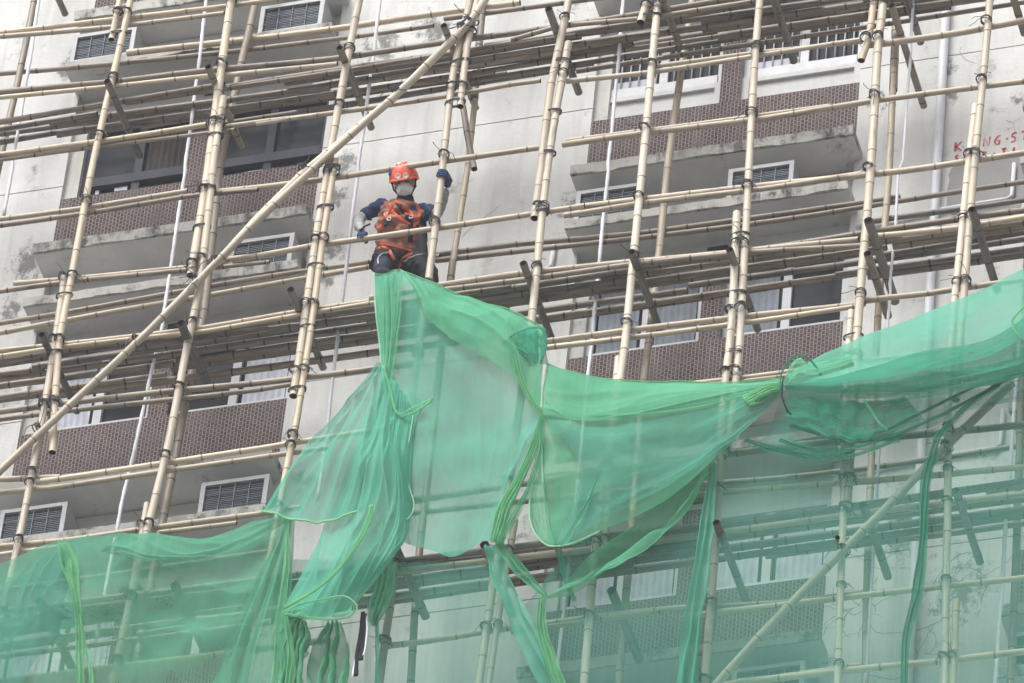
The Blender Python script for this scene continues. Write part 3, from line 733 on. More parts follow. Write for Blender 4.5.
M_HAIR = simple('black hair', (0.02, 0.018, 0.016), 0.7)
M_METAL = simple('buckle metal', (0.45, 0.45, 0.45), 0.35, 0.8)
M_BLUE = simple('blue sticker', (0.10, 0.12, 0.5), 0.6)

pel = at(400, 256, -.62); chest = at(403, 222, -.78); nb = at(405, 204, -.84); hc = at(404.5, 182, -.93)
shL = at(379, 206, -.82); shR = at(428, 212, -.80)
elL = at(358, 220, -.84); elR = at(438, 214, -.82)
kL = at(381, 266, -.95); kR = at(430, 272, -.86)
hipL = at(387, 258, -.64); hipR = at(411, 259, -.61)
foot_z = -0.36
aL = Vector((kL.x+.07, kL.y+.13, foot_z+.09)); aR = Vector((kR.x+.02, kR.y+.10, foot_z+.09))
WK = thing('person', (pel.x, pel.y, foot_z), 'worker in orange helmet, white mask and dusty orange vest with harness, crouching in the scaffold', 'person')

def skin(name, verts_, edges_, mat, parent=WK, sub=2, root=0, wr=0.0):
    me = bpy.data.meshes.new(name); me.from_pydata([tuple(v[0]) for v in verts_], edges_, []); me.update()
    o = bpy.data.objects.new('tmp_'+name, me); COL.objects.link(o)
    md = o.modifiers.new('s', 'SKIN'); md.use_smooth_shade = True
    for i, v in enumerate(verts_):
        rr = v[1] if isinstance(v[1], tuple) else (v[1], v[1])
        me.skin_vertices[0].data[i].radius = rr; me.skin_vertices[0].data[i].use_root = (i == root)
    s_ = o.modifiers.new('u', 'SUBSURF'); s_.levels = sub; s_.render_levels = sub
    dg = bpy.context.evaluated_depsgraph_get(); m2 = bpy.data.meshes.new_from_object(o.evaluated_get(dg))
    bpy.data.objects.remove(o); m2.name = name
    oo = verts_[root][0]
    if wr:
        for v in m2.vertices: v.co += v.normal*wr*(noise.noise(v.co*13)+.8*noise.noise(Vector((v.co.x*9, v.co.y*9, v.co.z*30)))+.5*noise.noise(v.co*34))
    for v in m2.vertices: v.co -= oo
    m2.materials.clear(); m2.materials.append(mat)
    m2.polygons.foreach_set('use_smooth', [True]*len(m2.polygons))
    ob = bpy.data.objects.new(name, m2); COL.objects.link(ob); place(ob, oo, parent); return ob
fH = Vector((0.10, -0.68, -0.73)).normalized(); uH = Vector((-0.02, -0.75, 0.66)); uH = (uH-fH*uH.dot(fH)).normalized(); rH = fH.cross(uH)   # rH: towards the photo's right
if rH.x < 0: rH = -rH
def hp(r, u, f): return hc+rH*r+uH*u+fH*f
# one continuous body: torso, neck, head with jaw, nose and ears, arms, legs
bv = [(pel, (.13, .10)), (pel.lerp(chest, .5), (.13, .10)), (chest, (.13, .09)), (nb, .05), (hp(0, -.10, -.035), .052),
      (hp(0, -.055, .012), .066), (hp(0, .01, .0), .083), (hp(0, .075, -.005), .072), (hp(0, -.012, .098), .013),
      (hp(.083, -.01, -.005), .016), (hp(-.083, -.01, -.005), .016),
      (shL, .045), (elL, .040), (at(361, 231, -.99), .028), (shR, .045), (elR, .040), (at(446, 189, -1.03), .028),
      (hipL, .085), (kL, .058), (aL, .04), (aL+Vector((0, -.16, -.05)), .035), (hipR, .085), (kR, .058), (aR, .04), (aR+Vector((0, -.16, -.05)), .035)]
be = [(0, 1), (1, 2), (2, 3), (3, 4), (4, 5), (5, 6), (6, 7), (6, 8), (6, 9), (6, 10), (2, 11), (11, 12), (12, 13), (2, 14), (14, 15), (15, 16), (0, 17), (17, 18), (18, 19), (19, 20), (0, 21), (21, 22), (22, 23), (23, 24)]
skin('body', bv, be, M_SKIN)
def loft(name, secs, mat, n=36, wr=0.006, freq=9, caps=(False, False)):
    """secs: (centre, right half vector, front half vector)"""
    rings = []
    # smooth interpolation between sections
    K = 9; out = []
    for i in range(len(secs)-1):
        a, b = secs[i], secs[i+1]
        for k in range(K): t_ = k/K; out.append(tuple(a[j].lerp(b[j], t_) for j in range(3)))
    out.append(secs[-1])
    for c, rx, fr in out:
        ring = []
        for j in range(n):
            a = 2*math.pi*j/n; ca, sa = math.cos(a), math.sin(a)
            p = c+rx*math.copysign(abs(ca)**.85, ca)+fr*math.copysign(abs(sa)**.85, sa)
            nn = (rx*ca+fr*sa).normalized()
            p = p+nn*wr*(noise.noise(p*freq+Vector((0, 0, p.z*6)))+.6*noise.noise(p*freq*2.6))*2.2
            ring.append(p)
        rings.append(ring)
    mb = MB(); mb.rings(rings, True, 0, 0 if caps[0] else None, 0 if caps[1] else None)
    return mb.build(name, mat, WK, origin=secs[0][0])
sx = (shR-shL).normalized(); spine = (nb-pel).normalized(); fr_ = sx.cross(spine).normalized()
if fr_.y > 0: fr_ = -fr_
def sec(c, w, d, off=0.0): return (c+fr_*off, sx*w, fr_*d)
mid = (shL+shR)/2
loft('t_shirt', [sec(pel+spine*.02, .155, .115), sec(pel.lerp(chest, .5), .155, .115), sec(chest, .195, .125), sec(mid-spine*.03, .205, .10), sec(mid+spine*.035, .15, .085), sec(nb+spine*.015, .065, .062)], M_NAVY, caps=(True, False))
vest = loft('vest', [sec(pel+spine*.0-sx*.01, .190, .140, .005), sec(pel.lerp(chest, .28)-sx*.01, .182, .138, .012), sec(pel.lerp(chest, .65)-sx*.01, .190, .145, .014), sec(chest, .192, .145, .010), sec(mid-spine*.045, .185, .132, .008), sec(mid+spine*.03, .150, .115), sec(nb+spine*.022, .078, .075)], M_VEST, wr=.022, freq=8, n=64)
for nm, s_, e_ in (('sleeve', shL, elL), ('sleeve', shR, elR)):
    inn = s_.lerp(mid, .5)
    skin(nm, [(inn, .078), (s_, .064), (s_.lerp(e_, .45), .060), (s_.lerp(e_, .80), .064)], [(0, 1), (1, 2), (2, 3)], M_NAVY, sub=3, wr=.017)
wL = at(361, 231, -.99); wR = at(446.5, 189, -1.04)
for s_, e_, w_ in ((shL, elL, wL), (shR, elR, wR)):
    skin('arm_sleeve', [(s_.lerp(e_, .60), .052), (e_, .050), (e_.lerp(w_, .5), .041), (w_, .033)], [(0, 1), (1, 2), (2, 3)], M_SLV, sub=3, wr=.010)
# gloved hands, each finger an arc closed round the pole it holds
def hand(wrist, pc, axis, a_palm, sgn, rpole, thumb_side):
    axis = axis.normalized(); u = a_palm.normalized(); v = axis.cross(u).normalized()*sgn
    R0 = rpole+.013
    def arc(ang, off, r=R0): return pc+axis*off+(u*math.cos(ang)+v*math.sin(ang))*r
    V_ = [(wrist, .031), (wrist.lerp(arc(0, 0, R0+.012), .6), (.034, .026)), (arc(0, 0, R0+.010), (.036, .020))]; E_ = [(0, 1), (1, 2)]
    for i, (ln, off) in enumerate(((2.75, -.032), (3.05, -.0105), (2.95, .0105), (2.5, .030))):
        b = len(V_)
        for k in range(5):
            V_.append((arc(.45+ln*.85*k/4, off*(1.0 if k else .85)), .0108-.0008*k)); E_.append((b+k-1 if k else 2, b+k))
    b = len(V_)
    for k in range(4):
        V_.append((arc(-.5-1.5*k/3, thumb_side*(.030-.006*k)), .0125-.001*k)); E_.append((b+k-1 if k else 1, b+k))
    return skin('glove', V_, E_, M_GLOVE, sub=1)
hand(wL, at(363, 238, -1.055), Vector((1, 0, 0)), Vector((0, .55, .85)), 1, .028, 1)
pv = at(442, 176.5, -1.12)
hand(wR, pv, Vector((0, 0, 1)), Vector((.9, .45, 0)), -1, .034, 1)
# trousers with white piping, grey knees, boots
for h_, k_, a_ in ((hipL, kL, aL), (hipR, kR, aR)):
    skin('trouser_leg', [(pel+(h_-pel)*.5+Vector((0, 0, .02)), .10), (h_, .112), (h_.lerp(k_, .55), .104), (k_+(h_-k_)*.15, .096)], [(0, 1), (1, 2), (2, 3)], M_BLK, sub=3, wr=.022)
    skin('legging', [(h_.lerp(k_, .6), .075), (k_, .073), (k_.lerp(a_, .4), .066), (a_+Vector((0, 0, .04)), .050)], [(0, 1), (1, 2), (2, 3)], M_LEG if h_ is hipL else M_BLK, sub=3, wr=.010)
    skin('boot', [(a_+Vector((0, .01, .06)), .052), (a_+Vector((0, .015, -.02)), .052), (a_+Vector((0, -.08, -.045)), (.045, .036)), (a_+Vector((0, -.17, -.055)), (.042, .03))], [(0, 1), (1, 2), (2, 3)], M_BLK)
# helmet
rings = []; n = 40
for i in range(15):
    el = math.pi/2*(i/14)
    ring = []
    for j in range(n):
        a = 2*math.pi*j/n; rx, rf = .118, .146
        p = hp(math.cos(a)*rx*math.cos(el)**.9, .024+math.sin(el)*.135, math.sin(a)*rf*math.cos(el)**.9-.002)
        p += uH*(.006*max(0, math.cos(a*1.0+1.57))**2 if i > 3 else 0)
        ring.append(p)
    rings.append(ring)
def hr(rx, rf, u, fx=0):  # rim rings
    return [hp(math.cos(2*math.pi*j/n)*rx, u-.022*max(0, -math.sin(2*math.pi*j/n)), math.sin(2*math.pi*j/n)*(rf+(fx if math.sin(2*math.pi*j/n) > 0 else 0)*math.sin(2*math.pi*j/n)**2)) for j in range(n)]
mb = MB(); mb.rings([hr(.100, .124, .012), hr(.119, .147, .010, .028), hr(.121, .149, .017, .030), hr(.117, .143, .030, .004)]+rings, True, 0, None, 0)
helm = mb.build('helmet', M_HELM, WK, origin=hc)
mb = MB()
for k in (-1, 0, 1):   # raised ribs and vents over the crown
    mb.tube([hp(k*.035, .024+.134*math.sin(e), .144*math.cos(e)*(1-abs(k)*.05)) for e in (1.0, 1.25, 1.5, 1.75, 2.0)], .005, 6, 0)
mb.build('rib', M_HELM, helm, origin=hc)
for sx_, uu in ((-.022, .048), (.040, .042)):
    c = hp(sx_, uu, .139); nn = (fH+uH*.35+rH*sx_*4).normalized(); a_ = rH; b_ = nn.cross(a_)
    mb = MB(); rr = [[c+nn*d+(a_*math.cos(q*math.pi/9)+b_*math.sin(q*math.pi/9))*r for q in range(18)] for r, d in ((.026, -.02), (.026, .006), (.021, .009), (.020, .008))]
    mb.rings(rr, True, 0, None, 0); mb.build('goggle_lens', M_LENS, helm, origin=c)
for r_, u_, f_, w_, mt in ((-.02, .142, .035, .030, M_PIPING), (-.085, .085, .075, .022, M_BLUE)):
    c = hp(r_, u_, f_); nn = (c-hp(0, .03, 0)).normalized(); a_ = nn.cross(fH).normalized(); b_ = nn.cross(a_)
    mb = MB(); mb.rings([[c+nn*.012+(a_*math.cos(q)*w_+b_*math.sin(q)*w_*.7) for q in [k*math.pi/5 for k in range(10)]], [c+nn*-.004+(a_*math.cos(q)*w_+b_*math.sin(q)*w_*.7) for q in [k*math.pi/5 for k in range(10)]]], True, 0, 0, None)
    mb.build('sticker', mt, helm, origin=c)
mb = MB(); mb.tube([hp(-.10, .02, .02), hp(-.088, -.05, .045), hp(-.05, -.105, .065), hp(0, -.122, .075), hp(.05, -.105, .065), hp(.088, -.05, .045), hp(.10, .02, .02)], .007, 6); mb.build('chin_strap', M_BLK, helm, origin=hc)
# hair at the temples, eyes, mask
mb = MB(); mb.rings([[hp(math.cos(a)*.088, u, math.sin(a)*.095-.015) for a in [math.pi*(.98+k*1.04/14) for k in range(15)]] for u in (-.055, -.01, .03)], False); mb.build('hair', M_HAIR, WK, origin=hc)
for s_ in (-1, 1):
    mb = MB(); c = hp(s_*.031, -.002, .083)
    mb.tube([c-rH*.018, c, c+rH*.018], [.003, .008, .003], 6); mb.build('eye', M_HAIR, WK, origin=c)
mb = MB(); rings = []
for i in range(9):
    q = i/8; s_ = math.cos(q*math.pi/2)**.7
    rings.append([hp(math.cos(a)*.070*s_, -.060+math.sin(a)*(.062 if math.sin(a) < 0 else .070*(1-.35*abs(math.cos(a))))*s_, .050+.088*math.sin(q*math.pi/2)-.012*abs(math.cos(a))**2*s_+.004*math.sin(math.sin(a)*9)) for a in [k*math.pi/12 for k in range(24)]])
mb.rings(rings, True, 0, None, 0); msk = mb.build('face_mask', M_MASK, WK, origin=hc)
mb = MB()
for s_ in (-1, 1):
    for uu in (-.03, -.08): mb.tube([hp(s_*.062, uu, .065), hp(s_*.086, uu+.03, .01), hp(s_*.08, uu+.05, -.05)], .003, 5)
mb.build('mask_strap', M_PIPING, msk, origin=hc)
mb = MB(); mb.rings([[nb+spine*z+sx*math.cos(a)*r+fr_*math.sin(a)*r for a in [k*math.pi/10 for k in range(20)]] for z, r in ((-.01, .085), (.03, .075), (.06, .066), (.075, .06))], True); mb.build('neck_cloth', M_BLK, WK, origin=nb)
# harness straps laid on the body surface
dg = bpy.context.evaluated_depsgraph_get(); bpy.context.view_layer.update()
def bvh(o):
    mw = Matrix.Translation(WPOS[o.name]); return BVHTree.FromPolygons([tuple(mw @ v.co) for v in o.data.vertices], [tuple(p.vertices) for p in o.data.polygons])
trees = [bvh(o) for o in COL.objects if o.type == 'MESH' and o.parent is not None and (o.parent is WK) and o.name.split('.')[0] in ('vest', 'trouser_leg', 't_shirt', 'legging')]
def onbody(px, py, lift=.010):
    d = (at(px, py, -1)-CAMPOS).normalized(); best = None
    for t_ in trees:
        h = t_.ray_cast(CAMPOS, d)
        if h[0] is not None and (best is None or h[3] < best): best = h[3]
    return CAMPOS+d*((best or (pel-CAMPOS).length)-lift)
def strap(name, pts, w, mat, parent=WK, lift=.010):
    P_ = []
    for i in range(len(pts)-1):
        for k in range(4): t_ = k/4; P_.append((pts[i][0]*(1-t_)+pts[i+1][0]*t_, pts[i][1]*(1-t_)+pts[i+1][1]*t_))
    P_.append(pts[-1]); W_ = [onbody(a, b, lift) for a, b in P_]
    L = []; R__ = []; back = -(CAMPOS-pel).normalized()
    for i, p in enumerate(W_):
        t_ = (W_[min(i+1, len(W_)-1)]-W_[max(0, i-1)]).normalized(); s_ = t_.cross(back).normalized()*w
        L.append(p+s_); R__.append(p-s_)
    bk = back*.006
    mb = MB(); mb.rings([[a, b, b+bk, a+bk] for a, b in zip(L, R__)], True, 0, 0, 0); return mb.build(name, mat, parent, origin=W_[0])
h1 = strap('harness', [(391, 203), (390, 208), (393, 213), (401, 220), (410, 225)], .017, M_STRAP)
for pts, w, mt in (([(394, 201), (401, 205), (408, 211), (413, 216)], .016, M_STRAP), ([(380, 232), (383, 224), (388, 213), (392, 207)], .017, M_STRAP), ([(417, 205), (420, 213), (418, 222), (412, 228)], .013, M_STRAP),
                   ([(404, 214), (412, 217), (419, 219)], .018, M_STRAP), ([(397, 202), (401, 207), (407, 216), (411, 226), (410, 242)], .019, M_BLK), ([(377, 250), (382, 247), (389, 250), (394, 260)], .014, M_STRAP),
                   ([(379, 244), (386, 245), (396, 247), (412, 251)], .010, M_STRAP), ([(413, 254), (404, 258), (399, 266), (398, 273)], .015, M_STRAP), ([(417, 225), (421, 235), (424, 248)], .010, M_BLK), ([(420, 215), (425, 226), (426, 240), (423, 252)], .014, M_BLK)):
    strap('strap', pts, w, mt, h1, .014)
for a, b in ((386, 214), (411, 217), (389, 219)):
    p = onbody(a, b, .022); mb = MB(); mb.tube([p+Vector((math.cos(q)*.016, -.002, math.sin(q)*.018)) for q in [k*math.pi/6 for k in range(13)]], .004, 6); mb.build('buckle', M_METAL, h1, origin=p)
p = onbody(386, 222, .03); mb = MB(); mb.box(p.x-.014, p.x+.014, p.y-.012, p.y+.012, p.z-.04, p.z+.03); mb.build('hook', M_BLK, h1, origin=p, smooth=False)
strap('piping', [(378, 264), (378, 258), (381, 254), (389, 252)], .005, M_PIPING); strap('piping', [(404, 262), (409, 258), (417, 255), (422, 254)], .005, M_PIPING)
# tool bag hanging at his hip, black
skin('tool_pouch', [(at(421, 232, -.80), .035), (at(423, 248, -.80), .042), (at(424, 262, -.80), .035)], [(0, 1), (1, 2)], M_BLK)
mb = MB(); a_ = at(370, 224, -1.03); mb.tube([a_, a_+Vector((-.03, -.03, -.05)), a_+Vector((-.07, -.02, -.09))], .008, 6); mb.build('tool', M_BLK, WK, origin=a_)

# ------------------------------------------------------------------ green construction nets
def cr(p0, p1, p2, p3, t):
    return 0.5*((2*p1)+(p2-p0)*t+(2*p0-5*p1+4*p2-p3)*t*t+(3*p1-p0-3*p2+p3)*t*t*t)
def crs(L, u):
    n = len(L)-1; x = min(max(u, 0), 1)*n; i = min(int(x), n-1); t = x-i
    return cr(L[i-1] if i > 0 else L[0]*2-L[1], L[i], L[i+1], L[i+2] if i+2 <= n else L[n]*2-L[n-1], t)
def net(name, rows, mat, label=None, parent=None, nu=110, nv=90, k=9, lat=0.012, dep=0.03, soft=0.05, seed=1, vfold=0.0, cat='safety net', crease=0.020, cdir='v', group='green nets on the scaffold', hang=0):
    """cloth patch through control points (photo x, y, layer depth); pleats run along v, real S-shaped folds so layers overlap"""
    G = [[at(*c) for c in r] for r in rows]
    rnd = random.Random(seed)
    fr = [(rnd.uniform(.5, 1.6)*k, rnd.uniform(0, 6.28), rnd.uniform(.3, 1), rnd.uniform(-2.5, 2.5)) for _ in range(5)]
    def base(u, v): return crs([crs(r, u) for r in G], v)
    out = []
    for j in range(nv+1):
        v = j/nv; R = []
        line = [crs([r[c] for r in G], v) for c in range(len(G[0]))] if all(len(r) == len(G[0]) for r in G) else None
        for i in range(nu+1):
            u = i/nu
            p = crs(line, u) if line else base(u, v)
            q1 = crs(line, min(u+.01, 1)); q0 = crs(line, max(u-.01, 0)); tu = (q1-q0); w = tu.length*50; tu = tu.normalized() if w > 1e-6 else Vector((1, 0, 0))
            e = min(1, 12*min(u, 1-u))  # quieter at the borders
            ph = sum(a*math.sin(f*u*6.283+p0+tw*v+1.5*noise.noise(Vector((u*3+seed, v*2.2, f)))) for f, p0, a, tw in fr)/2.2
            ph2 = sum(a*math.cos(f*u*6.283+p0+tw*v+1.5*noise.noise(Vector((u*3+seed, v*2.2, f)))) for f, p0, a, tw in fr)/2.2
            wv = .45+.55*min(1, w/1.0)
            amp = max(0, .35+1.1*noise.noise(Vector((u*2.5, v*1.8, seed*3.1))))
            d = dep*ph*wv*(.4+amp)+soft*noise.noise(Vector((p.x*1.3, p.z*1.3, 0)))*1.3*(.3+.7*min(1, 4*v)*min(1, 5*(1-v)))+soft*.25*noise.noise(Vector((p.x*4, p.z*3.4, 2)))
            eb = .35+.65*min(1, 4*v)*min(1, 5*(1-v)) if k > 0 else 1
            for q_, (fu, fv, sk) in enumerate(((4.2, .9, .8), (3.1, 1.6, -1.6), (9.0, 1.8, .5))):
                a_, b_ = (u, v) if cdir == 'v' else (v, u)
                if cdir == 'u': fu *= .62; fv *= 1.3
                rg = 1-abs(noise.noise(Vector((a_*fu+b_*sk+seed, b_*fv, q_*5.0+seed))))*3.4
                if rg > 0: d -= crease*rg*(.55+.45*rg)*(1 if q_ < 2 else .25)*eb*min(1, w/.3)
            if vfold: d += vfold*.25*math.sin(v*6.283*3+2*noise.noise(Vector((u*2, v*2, seed)))+u*3)*e
            R.append(p+Vector((0, d, 0))+tu*(lat*ph2*wv*e*(.3+amp)))
        out.append(R)
    mb = MB(); b = 0
    for R in out: mb.v += R
    for j in range(nv):
        for i in range(nu): q = j*(nu+1)+i; mb.face([q, q+1, q+nu+2, q+nu+1])
    o = mb.build(name, mat, parent, origin=out[0][0])
    if label: tag(o, label, cat, group)
    o['_'] = 0; del o['_']
    return o, out
def hem(pts_or_w, r, mat, parent, name='hem', flat=.35):
    mb = MB(); W_ = pts_or_w
    mb.tube(W_, r, 6, 0, 0, flat); return mb.build(name, mat, parent, origin=W_[0])
def ribbon(name, pts, w, mat, label, parent=None, y=-1.36, n=60, tw=1.2, k=3, seed=1):
    """gathered strip of net: pts (x, y, half width in px)"""
    L = [at(a, b, y) for a, b, c in pts]; Wd = [Vector((c/126.0*w, 0, 0)) for a, b, c in pts]; rings = []
    rnd = random.Random(seed); ph = rnd.uniform(0, 6)
    for i in range(n+1):
        t_ = i/n; p = crs(L, t_); hw = crs(Wd, t_).x; q = crs(L, min(1, t_+.02))-crs(L, max(0, t_-.02)); tv = q.normalized(); s_ = tv.cross(Vector((0, 1, 0))).normalized()
        R = []
        m_ = 22
        for j in range(m_+1):
            u = j/m_*2-1
            R.append(p+s_*(hw*(u+.28*math.sin(u*3.14*k+ph+tw*t_*4+2.5*noise.noise(Vector((u*1.5, t_*5, seed))))))+Vector((0, hw*.55*math.cos(u*3.14*k+ph+tw*t_*4+2.5*noise.noise(Vector((u*1.5, t_*5, seed))))+.01*noise.noise(p*6), 0)))
        rings.append(R)
    mb = MB(); mb.rings(rings, False); o = mb.build(name, mat, parent, origin=L[0])
    if label: tag(o, label, 'net strip', 'gathered net strips')
    return o

# lower left net
o, _ = net('safety_net', [
    [(-40, 582, -1.3), (0, 563, -1.28), (62, 541, -1.26), (110, 534, -1.25), (150, 533, -1.25), (200, 541, -1.26), (240, 527, -1.27), (288, 516, -1.3)],
    [(-40, 620, -1.36), (0, 605, -1.34), (68, 575, -1.36), (115, 585, -1.32), (150, 590, -1.32), (200, 585, -1.34), (245, 575, -1.36), (289, 560, -1.38)],
    [(-40, 670, -1.38), (0, 650, -1.36), (78, 616, -1.40), (120, 640, -1.34), (160, 645, -1.34), (205, 640, -1.36), (240, 630, -1.38), (286, 620, -1.4)],
    [(-40, 730, -1.38), (0, 725, -1.36), (76, 720, -1.40), (120, 730, -1.34), (160, 730, -1.34), (205, 730, -1.36), (240, 730, -1.38), (285, 730, -1.4)]],
    NET_N, 'large green net sheet across the bottom left corner, gathered by a bright strip', nu=150, nv=100, k=6, lat=.006, dep=.014, soft=.06, seed=2, crease=.018)
N1 = o
net('swag', [[(120, 533, -1.40), (165, 536, -1.40), (215, 538, -1.42), (288, 512, -1.43)], [(110, 548, -1.42), (160, 556, -1.43), (220, 548, -1.44), (288, 517, -1.45)], [(100, 552, -1.42), (160, 563, -1.43), (225, 555, -1.44), (288, 522, -1.45)]], NET_N, parent=N1, nu=70, nv=24, k=2, dep=.008, lat=.002, soft=.02, seed=5)
net('swag', [[(-30, 600, -1.42), (20, 575, -1.42), (62, 541, -1.40), (64, 541, -1.40)], [(-30, 690, -1.44), (15, 620, -1.44), (40, 590, -1.42), (78, 612, -1.42)], [(-30, 730, -1.44), (10, 700, -1.44), (45, 650, -1.42), (79, 620, -1.42)]], NET_S, parent=N1, nu=60, nv=60, k=4, dep=.02, lat=.01, soft=.03, seed=6)
net('swag', [[(286, 520, -1.46), (290, 518, -1.46), (295, 520, -1.46)], [(262, 570, -1.48), (278, 570, -1.48), (292, 570, -1.48)], [(232, 640, -1.48), (262, 640, -1.48), (290, 640, -1.48)], [(205, 700, -1.48), (250, 700, -1.48), (292, 700, -1.48)]], NET_N, parent=N1, nu=70, nv=60, k=5, dep=.03, lat=.014, soft=.03, seed=8)
ribbon('net_strip', [(61, 541, 5), (66, 556, 8), (72, 580, 6), (78, 615, 3), (80, 650, 4), (82, 700, 4)], 1, NET_H, 'bright green gathered strip hanging at the far left of the lower left net', y=-1.46, seed=2, k=2)
ribbon('net_strip', [(79, 615, 2), (84, 640, 2.2), (90, 670, 2), (92, 700, 2)], 1, NET_H, 'short bright green tail splitting off the far left strip', y=-1.46, seed=3, k=1)
ribbon('net_strip', [(288, 518, 3), (286, 560, 3), (280, 620, 4), (275, 700, 5)], 1, NET_H, 'long bright green vertical strip at the right edge of the lower left net', y=-1.52, seed=4, k=1)
ribbon('net_strip', [(284, 612, 2), (290, 640, 4), (291, 665, 4.5), (286, 700, 4)], 1, NET_H, 'crumpled bright green strip under the knot of the hanging bundle', y=-1.56, seed=5, k=2)

# the hanging bundle left of centre
o, S1 = net('safety_net', [
    [(377, 362, -1.42), (380, 362, -1.42), (384, 365, -1.42), (389, 370, -1.42)],
    [(350, 402, -1.46), (362, 400, -1.47), (380, 402, -1.48), (398, 404, -1.46)],
    [(308, 455, -1.50), (335, 455, -1.54), (365, 450, -1.54), (392, 448, -1.50)],
    [(262, 513, -1.50), (302, 522, -1.56), (340, 520, -1.56), (371, 505, -1.54)]],
    NET_T, 'teal green net bundle hanging in a wide triangle left of the centre', nu=120, nv=110, k=3, lat=.010, dep=.030, soft=.05, seed=11, crease=.035)
B1 = o
hem([p+Vector((0, -.012, 0)) for p in S1[-1]], .012, NET_H, B1)
hem([p+Vector((0, -.022, -.008)) for p in S1[-1]], .0045, NET_E, B1, 'stitched_edge')
o, S2 = net('lower_fold', [
    [(383, 380, -1.46), (390, 378, -1.46), (398, 385, -1.46), (404, 400, -1.46), (413, 415, -1.44)],
    [(362, 440, -1.50), (378, 440, -1.52), (390, 442, -1.52), (401, 448, -1.50), (412, 470, -1.46)],
    [(338, 495, -1.52), (362, 498, -1.56), (382, 500, -1.58), (400, 505, -1.54), (409, 520, -1.48)],
    [(312, 550, -1.54), (338, 555, -1.60), (362, 560, -1.62), (382, 562, -1.58), (397, 560, -1.50)],
    [(282, 612, -1.52), (305, 618, -1.62), (330, 619, -1.64), (348, 616, -1.60), (357, 606, -1.50)]],
    NET_T, parent=B1, nu=120, nv=130, k=3, lat=.012, dep=.035, soft=.06, seed=14, crease=.04)
o, S3 = net('lower_fold', [
    [(388, 372, -1.40), (396, 380, -1.40), (405, 395, -1.40), (428, 402, -1.40)],
    [(385, 440, -1.40), (400, 440, -1.42), (412, 448, -1.40), (416, 430, -1.38)],
    [(360, 520, -1.42), (385, 520, -1.42), (402, 515, -1.40), (413, 505, -1.38)],
    [(330, 575, -1.42), (355, 575, -1.44), (380, 570, -1.42), (400, 545, -1.38)],
    [(284, 610, -1.44), (310, 605, -1.46), (340, 598, -1.44), (352, 600, -1.42)]],
    NET_T, parent=B1, nu=90, nv=90, k=3, lat=.010, dep=.03, soft=.05, seed=15, crease=.035)
def pxcurve(pts, n=40):
    L = [at(*p) for p in pts]; return [crs(L, i/n) for i in range(n+1)]
hem(pxcurve([(371, 505, -1.69), (369, 520, -1.73), (360, 540, -1.77), (340, 568, -1.79), (315, 590, -1.77), (284, 608, -1.62)]), .018, NET_H, B1)
hem(pxcurve([(371, 505, -1.71), (367, 519, -1.75), (357, 540, -1.79), (337, 568, -1.81), (312, 589, -1.79), (282, 606, -1.64)]), .006, NET_H, B1)
hem(pxcurve([(282, 612, -1.64), (305, 603, -1.68), (330, 598, -1.70), (345, 597, -1.70), (354, 605, -1.68), (352, 614, -1.66), (338, 619, -1.68), (310, 618, -1.66), (284, 614, -1.64)]), .010, NET_H, B1)
hem(pxcurve([(330, 597, -1.71), (345, 596, -1.71), (356, 604, -1.69), (357, 612, -1.68)]), .005, NET_E, B1, 'stitched_edge')
net('inner_fold', [[(284, 612, -1.56), (310, 600, -1.5), (345, 597, -1.5)], [(290, 613, -1.6), (315, 606, -1.54), (352, 604, -1.5)], [(284, 614, -1.64), (315, 618, -1.66), (352, 612, -1.66)]], NET_G, parent=B1, nu=50, nv=24, k=3, seed=19, dep=.012, lat=.004, soft=.02)
hem(pxcurve([(383, 366, -1.5), (389, 385, -1.5), (397, 413, -1.52), (412, 408, -1.54), (425, 402, -1.54), (431, 399, -1.52), (430, 402, -1.5), (415, 412, -1.5), (400, 418, -1.5)]), .011, NET_H, B1)
hem(pxcurve([(413, 415, -1.5), (406, 470, -1.5), (414, 505, -1.5), (405, 520, -1.5), (396, 508, -1.5)]), .005, NET_E, B1, 'stitched_edge')
# gathers below the bundle
ribbon('net_strip', [(300, 618, 4), (295, 640, 14), (292, 665, 10), (290, 700, 14)], 1, NET_G, 'crumpled green net tail under the hanging bundle', y=-1.50, seed=7, k=4)
ribbon('net_strip', [(333, 622, 6), (330, 650, 14), (328, 700, 20)], 1, NET_G, 'wide pale green strip hanging below the loop mouth of the bundle', y=-1.40, seed=9, k=3)
ribbon('net_strip', [(385, 560, 9), (384, 585, 8), (378, 608, 8), (374, 625, 3)], 1, NET_G, 'dark green net tail right of the loop mouth', y=-1.40, seed=12, k=3)
ribbon('net_strip', [(376, 610, 2), (377, 650, 2), (377, 700, 2)], 1, NET_D, 'thin green strand hanging straight down beside the black strips', y=-1.40, seed=13, k=1)

